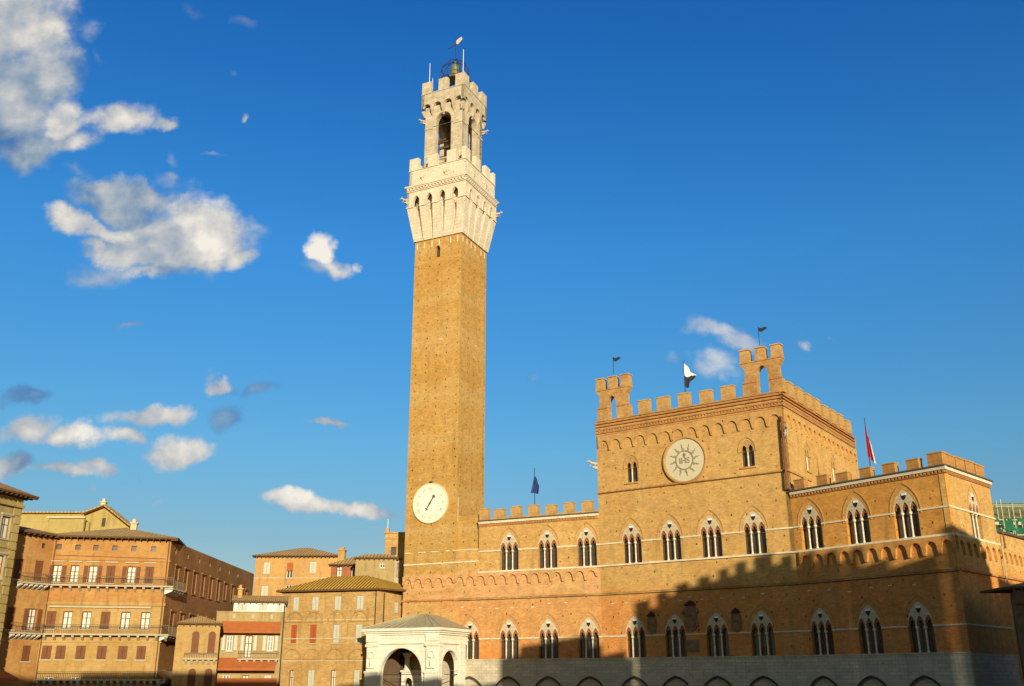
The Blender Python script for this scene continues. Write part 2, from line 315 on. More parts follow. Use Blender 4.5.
YEL = ((0.60, 0.348, 0.12), (0.555, 0.308, 0.10))
PNK = ((0.64, 0.335, 0.15), (0.61, 0.345, 0.14))
ORG = ((0.62, 0.295, 0.09), (0.55, 0.245, 0.065))
RED = ((0.64, 0.235, 0.062), (0.62, 0.265, 0.078))
M = {
 'tower': brick_mat('tower_brick', (0.475, 0.278, 0.085), (0.45, 0.245, 0.068), holes=0.95, blocks=0.03, cu=1.47, cv=1.12, holejit=0.16, bands=True,
                    zones=[(0, 0, (0.60, 0.30, 0.105), (0.57, 0.28, 0.10)), (8.5, .5, *PNK), (11.5, .4, (0.52, 0.30, 0.09), (0.49, 0.265, 0.072))]),
 'centre': brick_mat('ochre_hall_brick', (0.55, 0.33, 0.12), (0.5, 0.28, 0.1), holes=0.85, blocks=0.12, cu=1.75, cv=1.35, holejit=0.7,
                     zones=[(0, 0, *RED), (6.4, 1.0, *RED), (8.0, 1.0, *ORG), (9.0, 0.5, *YEL), (23, 2, (0.56, 0.315, 0.11), (0.53, 0.29, 0.1))]),
 'wing_left': brick_mat('wing_brick_left', (0.52, 0.29, 0.12), (0.5, 0.28, 0.1), holes=0.7, blocks=0.10, cu=1.7, cv=1.5, holejit=0.8,
                     zones=[(0, 0, *RED), (3.6, 1.6, (0.62, 0.30, 0.105), (0.58, 0.28, 0.10)), (8.5, .5, *PNK), (11.6, 0.2, *YEL)]),
 'wing_right': brick_mat('wing_brick_right', (0.48, 0.24, 0.09), (0.5, 0.28, 0.1), holes=0.7, blocks=0.08, cu=1.7, cv=1.5, holejit=0.8,
                     zones=[(0, 0, *RED), (8.5, .6, *ORG), (11.6, 0.3, (0.68, 0.315, 0.07), (0.62, 0.275, 0.058))]),
 'side': brick_mat('side_brick', (0.54, 0.33, 0.12), (0.5, 0.28, 0.1), holes=0.3, blocks=0.04, cu=1.7, cv=1.5, holejit=0.8,
                     zones=[(0, 0, *RED), (8.5, .6, *ORG), (9.4, .6, *YEL)]),
 'merlon': brick_mat('merlon_brick', (0.54, 0.32, 0.12), (0.42, 0.22, 0.08), amp=1.5),
 'merlon_or': brick_mat('merlon_brick_orange', (0.50, 0.25, 0.08), (0.42, 0.19, 0.06), amp=1.5),
 'band': brick_mat('band_brick_red', (0.50, 0.235, 0.085), (0.44, 0.19, 0.07), amp=1.0),
 'frieze': brick_mat('frieze_brick', PNK[0], (0.56, 0.32, 0.13), holes=0.2, amp=1.0),
 'white': stone_mat('white_stone', (0.78, 0.68, 0.50), (0.72, 0.62, 0.44), 0.08),
 'tymp': stone_mat('tympanum_stone', (0.66, 0.53, 0.36), (0.58, 0.44, 0.28), 0.06, stains=.3),
 'tstone': stone_mat('tower_travertine', (0.72, 0.63, 0.50), (0.66, 0.57, 0.43), 0.08, 1.0, 0.45, holes=0.2, stains=0.3),
 'bstone': stone_mat('belfry_travertine', (0.60, 0.51, 0.38), (0.50, 0.42, 0.30), 0.14, 0.8, 0.4, holes=0.3, stains=0.6),
 'base': stone_mat('grey_travertine_base', (0.60, 0.51, 0.38), (0.52, 0.44, 0.32), 0.14, 0.7, 0.30, holes=0.14, stains=0.45),
 'marble': stone_mat('chapel_marble', (0.84, 0.77, 0.66), (0.77, 0.70, 0.56), 0.07, 1.6, 0.7, stains=0.22),
 'dark': plain('dark_line_stone', (0.06, 0.05, 0.045), 0.8),
 'slate': plain('coping_slate', (0.10, 0.085, 0.07), 0.8),
 'pane': plain('window_pane', (0.07, 0.055, 0.045), 0.25, spec=0.5, var=.5),
 'curtain': plain('red_curtain', (0.16, 0.05, 0.035), 0.8, .3),
 'infill': plain('arch_head_brick', (0.27, 0.105, 0.045), 0.9),
 'embr': plain('emblem_bronze', (0.30, 0.26, 0.18), 0.7, .25),
 'rail': plain('balcony_rail_iron', (0.16, 0.12, 0.07), 0.7, .2),
 'bronze': plain('bronze', (0.14, 0.13, 0.10), 0.6, .25),
 'bellm': plain('bell_bronze', (0.24, 0.22, 0.10), 0.45, .25, 0.3),
 'iron': plain('iron', (0.035, 0.035, 0.04), 0.6, .2),
 'emblem': plain('emblem_disc_cream', (0.62, 0.52, 0.36), 0.8, .08),
 'clockw': plain('clock_face_white', (0.86, 0.80, 0.66), 0.6, .05),
 'numeral': plain('numeral_gold', (0.40, 0.34, 0.22), 0.6, .05),
 'black': plain('black_paint', (0.02, 0.02, 0.025), 0.6),
 'arms': plain('carved_arms_stone', (0.26, 0.15, 0.075), 0.9, .45, scale=5),
 'armsr': plain('carved_arms_canopy', (0.07, 0.03, 0.022), 0.9, .3),
 'lead': plain('lead_roof', (0.40, 0.34, 0.22), 0.6, .2),
 'red': plain('flag_red', (0.62, 0.05, 0.06), 0.8, .1), 'blue': plain('flag_blue', (0.03, 0.05, 0.20), 0.8, .1),
 'fwhite': plain('flag_white', (0.80, 0.80, 0.78), 0.8, .05), 'fblack': plain('flag_black', (0.03, 0.03, 0.045), 0.8, .1),
 'shutter': plain('brown_shutter', (0.19, 0.070, 0.03), 0.7, .2), 'gshutter': plain('pale_shutter', (0.52, 0.50, 0.42), 0.7, .1),
 'rshutter': plain('red_shutter', (0.40, 0.09, 0.03), 0.7, .1),
 'cloth': plain('net_curtain', (0.70, 0.68, 0.58), 0.9, .15), 'awning': plain('awning_cloth', (0.41, 0.12, 0.035), 0.9, .12),  # cloth: net curtain, white of its own
 'whitew': plain('white_wood', (0.72, 0.69, 0.6), 0.6, .05), 'sillst': plain('sill_stone', (0.48, 0.40, 0.28), 0.85, .1),
 'pipe': plain('rusty_pipe', (0.20, 0.07, 0.035), 0.7, .2), 'net': plain('green_net', (0.02, 0.12, 0.06), 0.9, .4, scale=1.2),
 'pole': plain('scaffold_tube', (0.42, 0.47, 0.33), 0.5, .1), 'plank': plain('scaffold_plank', (0.42, 0.32, 0.2), 0.9, .2),
 'ground': brick_mat('piazza_brick', (0.34, 0.19, 0.11), (0.30, 0.17, 0.10), amp=.6),
 'tarp': plain('olive_tarpaulin_roof', (0.20, 0.18, 0.07), 0.9, .35),
 'p_orange': plaster('plaster_orange', (0.50, 0.265, 0.09), (0.42, 0.19, 0.06), .35),
 'p_ochre': plaster('plaster_ochre', (0.49, 0.31, 0.125), (0.42, 0.245, 0.08), .35),
 'p_side': plaster('plaster_side_shaded', (0.36, 0.18, 0.07), (0.27, 0.13, 0.05), .5),  # brown darkened so the side wall's shade is in its colour
 'p_yellow': plaster('plaster_yellow', (0.46, 0.34, 0.125), (0.40, 0.29, 0.10)),
 'p_tan': plaster('plaster_tan', (0.43, 0.31, 0.14), (0.37, 0.25, 0.11)),
 'p_peach': plaster('plaster_peach', (0.56, 0.31, 0.115), (0.50, 0.27, 0.10)),
 'p_brick': plaster('old_brick_tan', (0.54, 0.335, 0.13), (0.46, 0.265, 0.095), .7),
 'p_red': plaster('plaster_red', (0.40, 0.145, 0.07), (0.34, 0.12, 0.06)),
 'p_pale': plaster('plaster_pale', (0.62, 0.53, 0.36), (0.52, 0.42, 0.27)),
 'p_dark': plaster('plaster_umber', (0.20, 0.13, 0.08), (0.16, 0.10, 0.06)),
 't_brown': tiles('roof_tiles_brown', (0.62, 0.385, 0.16), (0.52, 0.30, 0.11)),
 't_green': tiles('roof_tiles_lichen', (0.60, 0.34, 0.055), (0.50, 0.26, 0.04)),
 't_red': tiles('roof_tiles_red', (0.44, 0.20, 0.10), (0.44, 0.24, 0.11)),
 'wood': plain('eave_wood', (0.13, 0.07, 0.035), 0.9, .2),
}

# ------------------------------------------------------------------ mesh helpers
class MB:
    def __init__(s): s.v = []; s.f = []; s.mi = []
    def add(s, vs, fs, mi=0):
        o = len(s.v); s.v += [tuple(p) for p in vs]; s.f += [tuple(i + o for i in f) for f in fs]; s.mi += [mi] * len(fs); return s
    def box(s, x0, x1, y0, y1, z0, z1, mi=0, taper=0.0):
        t = taper
        vs = [(x0, y0, z0), (x1, y0, z0), (x1, y1, z0), (x0, y1, z0), (x0 + t, y0 + t, z1), (x1 - t, y0 + t, z1), (x1 - t, y1 - t, z1), (x0 + t, y1 - t, z1)]
        return s.add(vs, [(0, 3, 2, 1), (4, 5, 6, 7), (0, 1, 5, 4), (1, 2, 6, 5), (2, 3, 7, 6), (3, 0, 4, 7)], mi)
    def prism(s, poly, z0, z1, mi=0):            # footprint polygon (x,y), counter-clockwise
        n = len(poly); vs = [(x, y, z0) for x, y in poly] + [(x, y, z1) for x, y in poly]
        return s.add(vs, [tuple(range(n - 1, -1, -1)), tuple(range(n, 2 * n))] + [(i, (i + 1) % n, (i + 1) % n + n, i + n) for i in range(n)], mi)
    def ext(s, poly, y0, y1, mi=0, holes=()):    # polygon in (x,z), extruded from y0 to y1, holes with reveals
        loops = [list(poly)] + [list(h) for h in holes]
        flat = [p for l in loops for p in l]
        tri = tessellate_polygon([[Vector((p[0], p[1], 0)) for p in l] for l in loops])
        n = len(flat); o = len(s.v)
        vs = [(p[0], y0, p[1]) for p in flat] + [(p[0], y1, p[1]) for p in flat]
        fs = []
        for a, b_, c in tri:
            A, B, C = flat[a], flat[b_], flat[c]
            cr = (B[0] - A[0]) * (C[1] - A[1]) - (B[1] - A[1]) * (C[0] - A[0])
            if cr < 0: a, b_, c = c, b_, a
            fs.append((a, b_, c)); fs.append((c + n, b_ + n, a + n))
        k = 0
        for l in loops:
            m_ = len(l); area = sum(l[i][0] * l[(i + 1) % m_][1] - l[(i + 1) % m_][0] * l[i][1] for i in range(m_))
            for i in range(m_):
                a = k + i; b_ = k + (i + 1) % m_
                outer = (k == 0)
                if (area > 0) == outer: fs.append((b_, a, a + n, b_ + n))
                else: fs.append((a, b_, b_ + n, a + n))
            k += m_
        return s.add(vs, fs, mi)
    def tube(s, p, q, r, r2=None, n=8, mi=0):
        p = Vector(p); q = Vector(q); r2 = r if r2 is None else r2; d = (q - p).normalized()
        a = d.orthogonal().normalized(); b_ = d.cross(a)
        vs = [p + (a * math.cos(2 * math.pi * i / n) + b_ * math.sin(2 * math.pi * i / n)) * r for i in range(n)]
        vs += [q + (a * math.cos(2 * math.pi * i / n) + b_ * math.sin(2 * math.pi * i / n)) * r2 for i in range(n)]
        return s.add(vs, [(i, (i + 1) % n, (i + 1) % n + n, i + n) for i in range(n)] + [tuple(range(n - 1, -1, -1)), tuple(range(n, 2 * n))], mi)
    def lathe(s, prof, c=(0, 0, 0), n=16, axis='z', mi=0):
        vs = []
        for r, h in prof:
            for i in range(n):
                a = 2 * math.pi * i / n; x = r * math.cos(a); y = r * math.sin(a)
                vs.append((c[0] + x, c[1] + y, c[2] + h) if axis == 'z' else (c[0] + x, c[1] + h, c[2] + y))
        fs = []
        for k in range(len(prof) - 1):
            for i in range(n):
                j = (i + 1) % n; fs.append((k * n + i, k * n + j, (k + 1) * n + j, (k + 1) * n + i))
        fs.append(tuple(range(n - 1, -1, -1))); fs.append(tuple(range((len(prof) - 1) * n, len(prof) * n)))
        return s.add(vs, fs, mi)
def mesh_of(mb, name, mats):
    me = bpy.data.meshes.new(name); me.from_pydata(mb.v, [], mb.f)
    for m_ in (mats if isinstance(mats, (list, tuple)) else [mats]): me.materials.append(m_)
    me.polygons.foreach_set('material_index', mb.mi)
    uvl = me.uv_layers.new(name='UVMap'); Z = Vector((0, 0, 1)); me.update()
    for p in me.polygons:
        n = p.normal
        if abs(n.z) > 0.97: t = Vector((1, 0, 0)); b_ = Vector((0, 1, 0))
        else: t = Z.cross(n).normalized(); b_ = n.cross(t)
        for li in p.loop_indices:
            co = me.vertices[me.loops[li].vertex_index].co; uvl.data[li].uv = (co.dot(t), co.dot(b_))
    return me
def thing(name, label, cat, loc, group=None):
    o = bpy.data.objects.new(name, None); col.objects.link(o); o.location = loc; o.empty_display_size = 1
    o['label'] = label; o['category'] = cat
    if group: o['group'] = group
    return o
def tag(o, label, cat, group=None):
    o['label'] = label; o['category'] = cat
    if group: o['group'] = group
    return o
def part(name, mb, mats, parent=None, fr=None, loc=None):
    """fr = (x, y, angle): the wall frame the mesh is built in (x along, y into the wall, z up)"""
    me = mb if isinstance(mb, bpy.types.Mesh) else mesh_of(mb, name, mats)
    o = bpy.data.objects.new(name, me); col.objects.link(o)
    base = Vector((0, 0, 0)) if fr is None else Vector((fr[0], fr[1], 0))
    if loc:
        a = 0 if fr is None else fr[2]
        base = base + Vector((loc[0] * math.cos(a) - loc[1] * math.sin(a), loc[0] * math.sin(a) + loc[1] * math.cos(a), loc[2]))
    if parent is not None:
        o.parent = parent
        if parent.type == 'EMPTY': base = base - Vector(parent.location)
    o.location = base
    if fr is not None: o.rotation_euler = (0, 0, fr[2])
    return o
def kids(o): return [c for c in bpy.data.objects if c.parent == o]
def copy_part(o, parent, fr, loc, src_kids):
    c = o.copy(); col.objects.link(c); c.parent = parent
    a = fr[2]
    c.location = Vector((fr[0], fr[1], 0)) + Vector((loc[0] * math.cos(a) - loc[1] * math.sin(a), loc[0] * math.sin(a) + loc[1] * math.cos(a), loc[2])) - Vector(parent.location)
    c.rotation_euler = (0, 0, a)
    for k in src_kids:
        d = k.copy(); col.objects.link(d); d.parent = c
    return c
class Frame(tuple): pass
def frame(A, B): return (A[0], A[1], math.atan2(B[1] - A[1], B[0] - A[0]))
def rect(x0, x1, z0, z1): return [(x0, z0), (x1, z0), (x1, z1), (x0, z1)]
def gothic(cx, hw, z0, zs, za, n=7):             # pointed-arch outline, ccw
    pts = [(cx - hw, z0), (cx + hw, z0)]
    for i in range(n + 1):
        t = i / n; pts.append((cx + hw * math.cos(t * math.pi / 2) ** 0.85 if t < 1 else cx, zs + (za - zs) * math.sin(t * math.pi / 2) ** 1.1 if t > 0 else zs))
    pts2 = [(2 * cx - x, z) for x, z in pts[2:-1]]
    return pts + pts2[::-1]
def garch(cx, hw, z0, zs, za, n=8):              # true pointed arch from two circle arcs
    h = za - zs; r = (hw * hw + h * h) / (2 * hw)
    pts = [(cx - hw, z0), (cx + hw, z0)]
    c0 = cx + hw - r; a1 = math.atan2(h, cx - c0)
    right = [(c0 + r * math.cos(a1 * i / n), zs + r * math.sin(a1 * i / n)) for i in range(n + 1)]
    left = [(2 * cx - x, z) for x, z in right[:-1]][::-1]
    out = pts + right + left
    if abs(z0 - zs) < 1e-6: out = right + left
    return out
def rarch(cx, hw, z0, zs, n=12):
    pts = [(cx - hw, z0), (cx + hw, z0)]
    return pts + [(cx + hw * math.cos(math.pi * i / n), zs + hw * math.sin(math.pi * i / n)) for i in range(n + 1)]

# ------------------------------------------------------------------ ground
GZ = -5.5
g = MB()
ys = [-1500, -60, -5, 10, 30, 50, 70, 85, 2500]; zs = [-1.5, -1.5, -1.7, -1.9, -2.9, -4.0, -5.0, GZ, GZ - .02]
xs = [-2500, -150, 150, 2500]
for j in range(len(ys) - 1):
    for i in range(len(xs) - 1):
        g.add([(xs[i], ys[j], zs[j]), (xs[i + 1], ys[j], zs[j]), (xs[i + 1], ys[j + 1], zs[j + 1]), (xs[i], ys[j + 1], zs[j + 1])], [(0, 1, 2, 3)])
go = part('piazza_ground', g, M['ground']); go['kind'] = 'structure'

# ------------------------------------------------------------------ key plan points (metres, eye level = 0)
TL = Vector((-12.825, 118.076)); TC = Vector((-6.520, 115.035)); TR = Vector((-3.450, 121.398))
P1 = Vector((9.513, 107.300)); P2 = Vector((27.151, 94.773)); P3 = Vector((36.891, 82.324)); P4 = Vector((44.085, 89.471))
FA = frame(TC, P1); LA = (P1 - TC).length; FB = frame(P1, P2); LB = (P2 - P1).length
FC = frame(P2, P3); LC = (P3 - P2).length; FD = frame(P3, P4); LD = (P4 - P3).length
CBd = 23.8
nB = Vector((-(P2 - P1).y, (P2 - P1).x)).normalized()
P2b = P2 + nB * CBd; P1b = P1 + nB * CBd
FE = frame(P2, P2b)
zBase, zLcap, zM, zSill, zCap, zCorn, zT, zP = 2.01, 4.23, 8.63, 11.59, 13.84, 17.26, 19.43, 27.45

hall = thing('town_hall', 'long crenellated brick town hall with raised centre, three-light gothic windows and sun emblem', 'town hall', (9.5, 107.3, GZ))

# window outline holes
def win_hole(u, z): return garch(u, 1.16, z + .02, z + 2.30, z + 4.25)
UA = [6.87, 11.61, 16.28 - .35]; UA = [6.87, 11.61, 16.28]
UAL = [2.0] + UA
UB = [3.94, 8.50, 13.01, 17.66]; UC = [2.02, 6.99, 11.80]
GA = [2.05, 6.78, 11.55, 16.3]; GB = [3.69, 8.33, 12.78, 17.43]; GC = [1.74, 6.64, 11.59]
def two_light_hole(u, z): return garch(u, 0.70, z, z + 1.75, z + 2.75)
# --- brick walls, cut with real openings
part('front_wall', MB().ext([(0, zBase), (LA, zBase), (LA, zCorn), (3.0, zCorn), (3.0, 14.2), (0, 14.2)], 0, .62, 0,
     [win_hole(u, zBase) for u in UAL] + [win_hole(u, zSill) for u in UA]), M['wing_left'], hall, FA)
part('front_wall', MB().ext(rect(0, LB, zBase, zP), 0, .62, 0,
     [win_hole(u, zBase) for u in UB] + [win_hole(u, zSill) for u in UB] + [two_light_hole(4.3, 20.2), two_light_hole(17.6, 20.3)]), M['centre'], hall, FB)
def sheet(fr, poly, holes, mat, name='side_wall', d=.6):   # outer skin; reveals only at the openings
    mb = MB(); mb.ext(poly, 0, d, 0, holes)
    return part(name, mb, mat, hall, fr)
sheet(FC, rect(0.0, LC - .004, zBase, zCorn), [win_hole(u, zBase) for u in UC] + [win_hole(u, zSill) for u in UC], M['wing_right'], 'front_wall')
sheet(FD, rect(0.01, LD, zBase, zCorn), [win_hole(5.6, zSill)], M['side'], 'side_wall', .5)
sheet(FE, rect(0.0, CBd, zSill, zP), [two_light_hole(6.2, 20.4), two_light_hole(14.6, 20.6)], M['side'], 'side_wall', .5)
part('side_wall', MB().ext(rect(0.0, 16.5, GZ, 12.6), 0, .5), M['side'], hall, frame(P4 + (P4 - P3).normalized() * .02, P4 + (P4 - P3)))
part('front_wall', MB().box(.02, 3.0 - .004, .35, .7, 14.0, zCorn + .9), M['tower'], hall, FA)  # added wall, hides the wing's cast shadow on the tower's right face
# backs
nA = Vector((-(P1 - TC).y, (P1 - TC).x)).normalized(); nC = Vector((-(P3 - P2).y, (P3 - P2).x)).normalized()
nD = Vector((-(P4 - P3).y, (P4 - P3).x)).normalized()
A3 = TC + (P1 - TC).normalized() * 3.0
def poly_of(*v): return [(p.x, p.y) for p in v]
part('back_wall', MB().prism(poly_of(P1b + nB * .0, P1b + nB * .5, P2b + nB * .5, P2b), GZ, zP), M['side'], hall)
part('side_wall', MB().prism(poly_of(P1 + nB * .63, P1b, P1b + (P2 - P1).normalized() * .5, P1 + nB * .63 + (P2 - P1).normalized() * .5)[::-1], GZ, zP), M['side'], hall)
part('side_wall', MB().prism(poly_of(A3 + nA * .63, A3 + nA * 12, A3 + nA * 12 + (P1 - TC).normalized() * .5, A3 + nA * .63 + (P1 - TC).normalized() * .5)[::-1], GZ, zCorn), M['side'], hall)
# flat roofs behind the parapets
part('roof', MB().prism(poly_of(A3 + nA * .3, P1 + nA * .3, P1 + nA * 12, A3 + nA * 12), zCorn - .5, zCorn - .03), M['t_brown'], hall)
part('roof', MB().prism(poly_of(P1 + nB * .3 + (P2 - P1) * .01, P2 + nB * .3 - (P2 - P1) * .01, P2b - (P2 - P1) * .01, P1b + (P2 - P1) * .01), zP - .6, zP - .12), M['t_brown'], hall)
part('roof', MB().prism(poly_of(P2 + nC * .3, P3 + nC * .3 + nD * .35 , P4 + nD * .5, P2 + nC * 14), zCorn - .5, zCorn - .03), M['t_brown'], hall)
part('roof', MB().prism(poly_of(TC + nA * .3, A3 + nA * .3, A3 + nA * 6.5, TC + nA * 6.5), 13.6, 14.1), M['t_brown'], hall)

# --- stone ground storey with pointed door arches
def base_wall(fr, x0, x1, us, name='stone_base_wall'):
    part(name, MB().ext(rect(x0, x1, GZ, zBase - .004), -.06, .56, 0, [garch(u, 1.75, GZ + .05, -2.0, 0.10) for u in us]), M['base'], hall, fr)
    for u in us:
        o = garch(u, 1.92, GZ + .05, -2.0, 0.30); i_ = garch(u, 1.76, GZ + .05, -2.0, 0.12)
        d = part('doorway', MB().ext(garch(0, 1.93, GZ + .05, -2.0, 0.32), -.13, -.062, 0, [garch(0, 1.77, GZ + .06, -2.0, 0.11)]), M['dark'], hall, fr, (u, 0, 0))
        t_ = part('tympanum', MB().ext(garch(0, 1.74, GZ + .06, -2.0, 0.09), .16, .26, 0, [garch(0, 1.05, GZ + .07, -2.1, -0.75)]), M['base'], d)
        part('door', MB().box(-1.3, 1.3, .40, .46, GZ, -.5), M['dark'], d)
base_wall(FA, -0.0, LA, GA); base_wall(FB, 0, LB, GB); base_wall(FC, 0, LC, GC)
part('stone_base_wall', MB().ext(rect(0.02, LD, GZ, zBase - .004), -.05, .5), M['base'], hall, FD)
part('stone_panel', MB().box(-.75, .75, -.16, -.062, -.55, .75).box(-.9, .9, -.2, -.062, -.68, -.56), M['base'], hall, FB, (10.55, 0, 0))

# --- courses and cornices
def band(fr, x0, x1, z0, z1, y, mat, name='string_course', y1=-.002):
    return part(name, MB().box(x0, x1, -y, y1, z0, z1), mat, hall, fr)
def segs(x0, x1, us, hw):
    out = []; x = x0
    for u in us: out.append((x, u - hw)); x = u + hw
    out.append((x, x1)); return out
e1 = .25
for fr, x0, x1, ul, uu in ((FA, 0, LA, UAL, UA), (FB, .02, LB - .02, UB, UB), (FC, .02, LC + .1, UC, UC)):
    mb = MB()
    for a, b_ in segs(x0, x1, ul, 1.17): band(fr, a, b_, zLcap - .07, zLcap + .07, .09, M['white'])
    mb = MB()
    for a, b_ in segs(3.0 if fr is FA else x0, x1, uu, 1.17): band(fr, a, b_, zCap - .08, zCap + .07, .09, M['white'])
    band(fr, 3.0 if fr is FA else x0, x1, zSill - .17, zSill, .17, M['white'])
    mb = MB().box(x0, x1, -.20, -.002, zM, zM + .10).box(x0, x1, -.13, -.002, zM - .14, zM)
    part('string_course', mb, M['merlon'], hall, fr)
    band(fr, x0, x1, zM - .19, zM - .142, .10, M['dark'])
    band(fr, x0, x1, zBase - .02, zBase + .10, .14, M['base'])
    mb = MB()
    for k in range(int(x1 / 2.4)):
        if random.random() < .9:
            q = x0 + 1 + k * 2.1 + random.uniform(-.3, .3); zz = 7.55 + random.uniform(-.15, .25)
            mb.box(q, q + .34, -.03, -.002, zz, zz + .11)
    if mb.v: part('stone_blocks', mb, M['white'], hall, fr)
def corn(fr, x0, x1):
    band(fr, x0, x1, zCorn - .30, zCorn - .02, .2, M['white'], 'cornice', 0.1)
    band(fr, x0 - .03, x1 + .05, zCorn - .016, zCorn + .10, .32, M['slate'], 'coping', .62)
    mb = MB(); n = int((x1 - x0) / .34)
    for i in range(n): mb.box(x0 + i * .34 + .02, x0 + i * .34 + .19, -.16, -.002, zCorn - .52, zCorn - .34)
    mb.box(x0, x1, -.10, -.002, zCorn - .60, zCorn - .53)
    part('dentil_band', mb, M['band'], hall, fr)
corn(FA, 3.0, LA - .05); corn(FC, .05, LC + .25); corn(FD, .02, LD + .2)
band(FD, .1, LD + .1, zCap - .08, zCap + .07, .09, M['white']); band(FD, .18, LD + .1, zSill - .17, zSill, .16, M['white'])
band(FD, .2, LD + 16, zM - .1, zM + .1, .18, M['band']); band(FD, .1, LD + .1, zLcap - .07, zLcap + .07, .08, M['white'])
band(FD, LD + .1, LD + 16.4, 12.6, 12.8, .25, M['slate'], 'coping', .6)
band(FB, .0, LB + .12, zT - .06, zT + .10, .20, M['merlon']); band(FB, .0, LB + .08, zT - .13, zT - .062, .14, M['infill']); band(FE, -.1, 6.5, zT - .12, zT + .12, .14, M['merlon'])
# heavy stepped top cornice of the centre block
for fr, L_ in ((FB, LB), (FE, CBd)):
    mb = MB()
    s0 = 0.0 if fr is FB else -.0
    for z0, z1, y in ((25.75, 25.9, .09), (26.05, 26.2, .12), (26.4, 26.55, .15), (26.8, 26.95, .18), (27.15, 27.3, .21)):
        mb.box(-y if fr is FB else -y, L_ + (y if fr is FB else 0), -y, -.002 if fr is FB else -.002, z0, z1)
    part('cornice', mb, M['band'], hall, fr)
    mb = MB(); n = int(L_ / .36)
    for i in range(n): mb.box(i * .36, i * .36 + .18, -.13, -.002, 26.22, 26.36)
    part('dentil_band', mb, M['merlon'], hall, fr)

# --- blind arcades on corbels
def arcade(fr, x0, x1, n, zc, zt, zu, proud, mat, parent=None, cw=.20):
    sp_ = (x1 - x0) / n; poly = [(x0, zu)]
    r = sp_ / 2 - cw
    poly.append((x0, zc + .35))
    for i in range(n):
        c = x0 + sp_ * (i + .5); s_ = zt - r * 1.15
        if i > 0: pass
        poly += [(x0 + sp_ * i + cw * .45, zc), (x0 + sp_ * i + cw, zc + .5), (c - r, s_)] if i else [(c - r, s_)]
        for k in range(1, 8):
            a = math.pi * (1 - k / 8); poly.append((c + r * math.cos(a), s_ + r * 1.15 * math.sin(a)))
        poly.append((c + r, s_))
        if i < n - 1: poly += [(c + sp_ / 2 - cw, zc + .5), (c + sp_ / 2 - cw * .45, zc)]
    poly += [(x1, zc + .35), (x1, zu)]
    poly = poly[::-1]
    # clean duplicates
    cl = []
    for p in poly:
        if not cl or (abs(p[0] - cl[-1][0]) + abs(p[1] - cl[-1][1])) > 1e-4: cl.append(p)
    part('arcade_frieze', MB().ext(cl, -proud, -.002), mat, parent or hall, fr)
arcade(FA, 0.0, LA - .3, 13, 10.1, 11.1, zSill - .19, .22, M['frieze'])
arcade(FC, .5, LC + .15, 11, 9.9, 11.05, zSill - .19, .26, M['wing_right'])
arcade(FD, .3, LD, 7, 9.9, 11.05, zSill - .19, .24, M['side'])
arcade(frame(P4, P4 + (P4 - P3)), .1, 16, 13, 10.0, 10.9, 11.2, .2, M['side'])
arcade(FB, .2, LB - .1, 14, 24.05, 25.2, 25.74, .17, M['centre'])
arcade(FE, .3, CBd - .2, 15, 24.05, 25.2, 25.74, .2, M['side'])

# --- three-light windows (one built, the rest copied)
def hall_window():
    mb = MB().ext(garch(0, 1.155, .03, 2.30, 4.24), .50, .56)
    wd = part('window', mb, M['pane'], hall, FA, (UA[0], 0, zSill))
    # frame and mullions inside each light
    curt = MB()
    for k in (-1, 0, 1): curt.box(k * .77 + .12, k * .77 + .34, .46, .495, .05, 2.9)
    part('curtain', curt, M['curtain'], wd)
    outline = garch(0, 1.17, 2.2, 2.32, 4.27)
    bottom = []
    r = .325
    pts = []
    # tympanum with three pointed heads cut from its lower edge
    hw = 1.17; arc = garch(0, hw, 2.2, 2.32, 4.27)[1:]      # from (hw,2.2) up and over to (-hw,2.32)
    low = [(-hw, 2.2)]
    for k in (-1, 0, 1):
        c = k * .77
        hd = garch(c, r, 2.2, 2.45, 3.12, 4)[1:]            # right side up and over
        hd = hd[::-1] + [(c + r, 2.2)] if False else hd
        left_to_right = [(c - r, 2.2)] + hd[::-1][:-1] + [(c + r, 2.2)]
        low += left_to_right
    low.append((hw, 2.2))
    cl = []
    for p in low + arc:
        if not cl or (abs(p[0] - cl[-1][0]) + abs(p[1] - cl[-1][1])) > 1e-3: cl.append(p)
    if abs(cl[0][0] - cl[-1][0]) + abs(cl[0][1] - cl[-1][1]) < 1e-3: cl.pop()
    part('tympanum', MB().ext(cl, .02, .20), M['tymp'], wd)
    inf = MB()
    for k in (-1, 0, 1):
        c = k * .77; inf.ext(garch(c, r + .0, 2.42, 2.5, 3.10, 4), .10, .18, 0, [rarch(c, .13, 2.43, 2.58, 6)])
    part('arch_infill', inf, M['infill'], wd)
    for k in (-1, 1):
        part('column', MB().lathe([(.13, .03), (.13, .12), (.085, .17), (.08, 1.95), (.11, 2.02), (.16, 2.12), (.16, 2.21)], (k * .385, .12, 0), 10), M['white'], wd)
    part('arch_moulding', MB().ext(garch(0, 1.50, 2.0, 2.35, 4.86), -.05, -.002, 0, [garch(0, 1.40, 2.01, 2.35, 4.72)]), M['merlon'], wd)
    part('shield', MB().ext([(0, 3.28), (.13, 3.42), (.22, 3.62), (.22, 3.70), (-.22, 3.70), (-.22, 3.62), (-.13, 3.42)], -.02, .018, 0)
         .ext([(-.22, 3.704), (.22, 3.704), (.22, 3.88), (-.22, 3.88)], -.02, .018, 1), [M['black'], M['fwhite']], wd)
    return wd
w0 = hall_window(); wk = kids(w0)
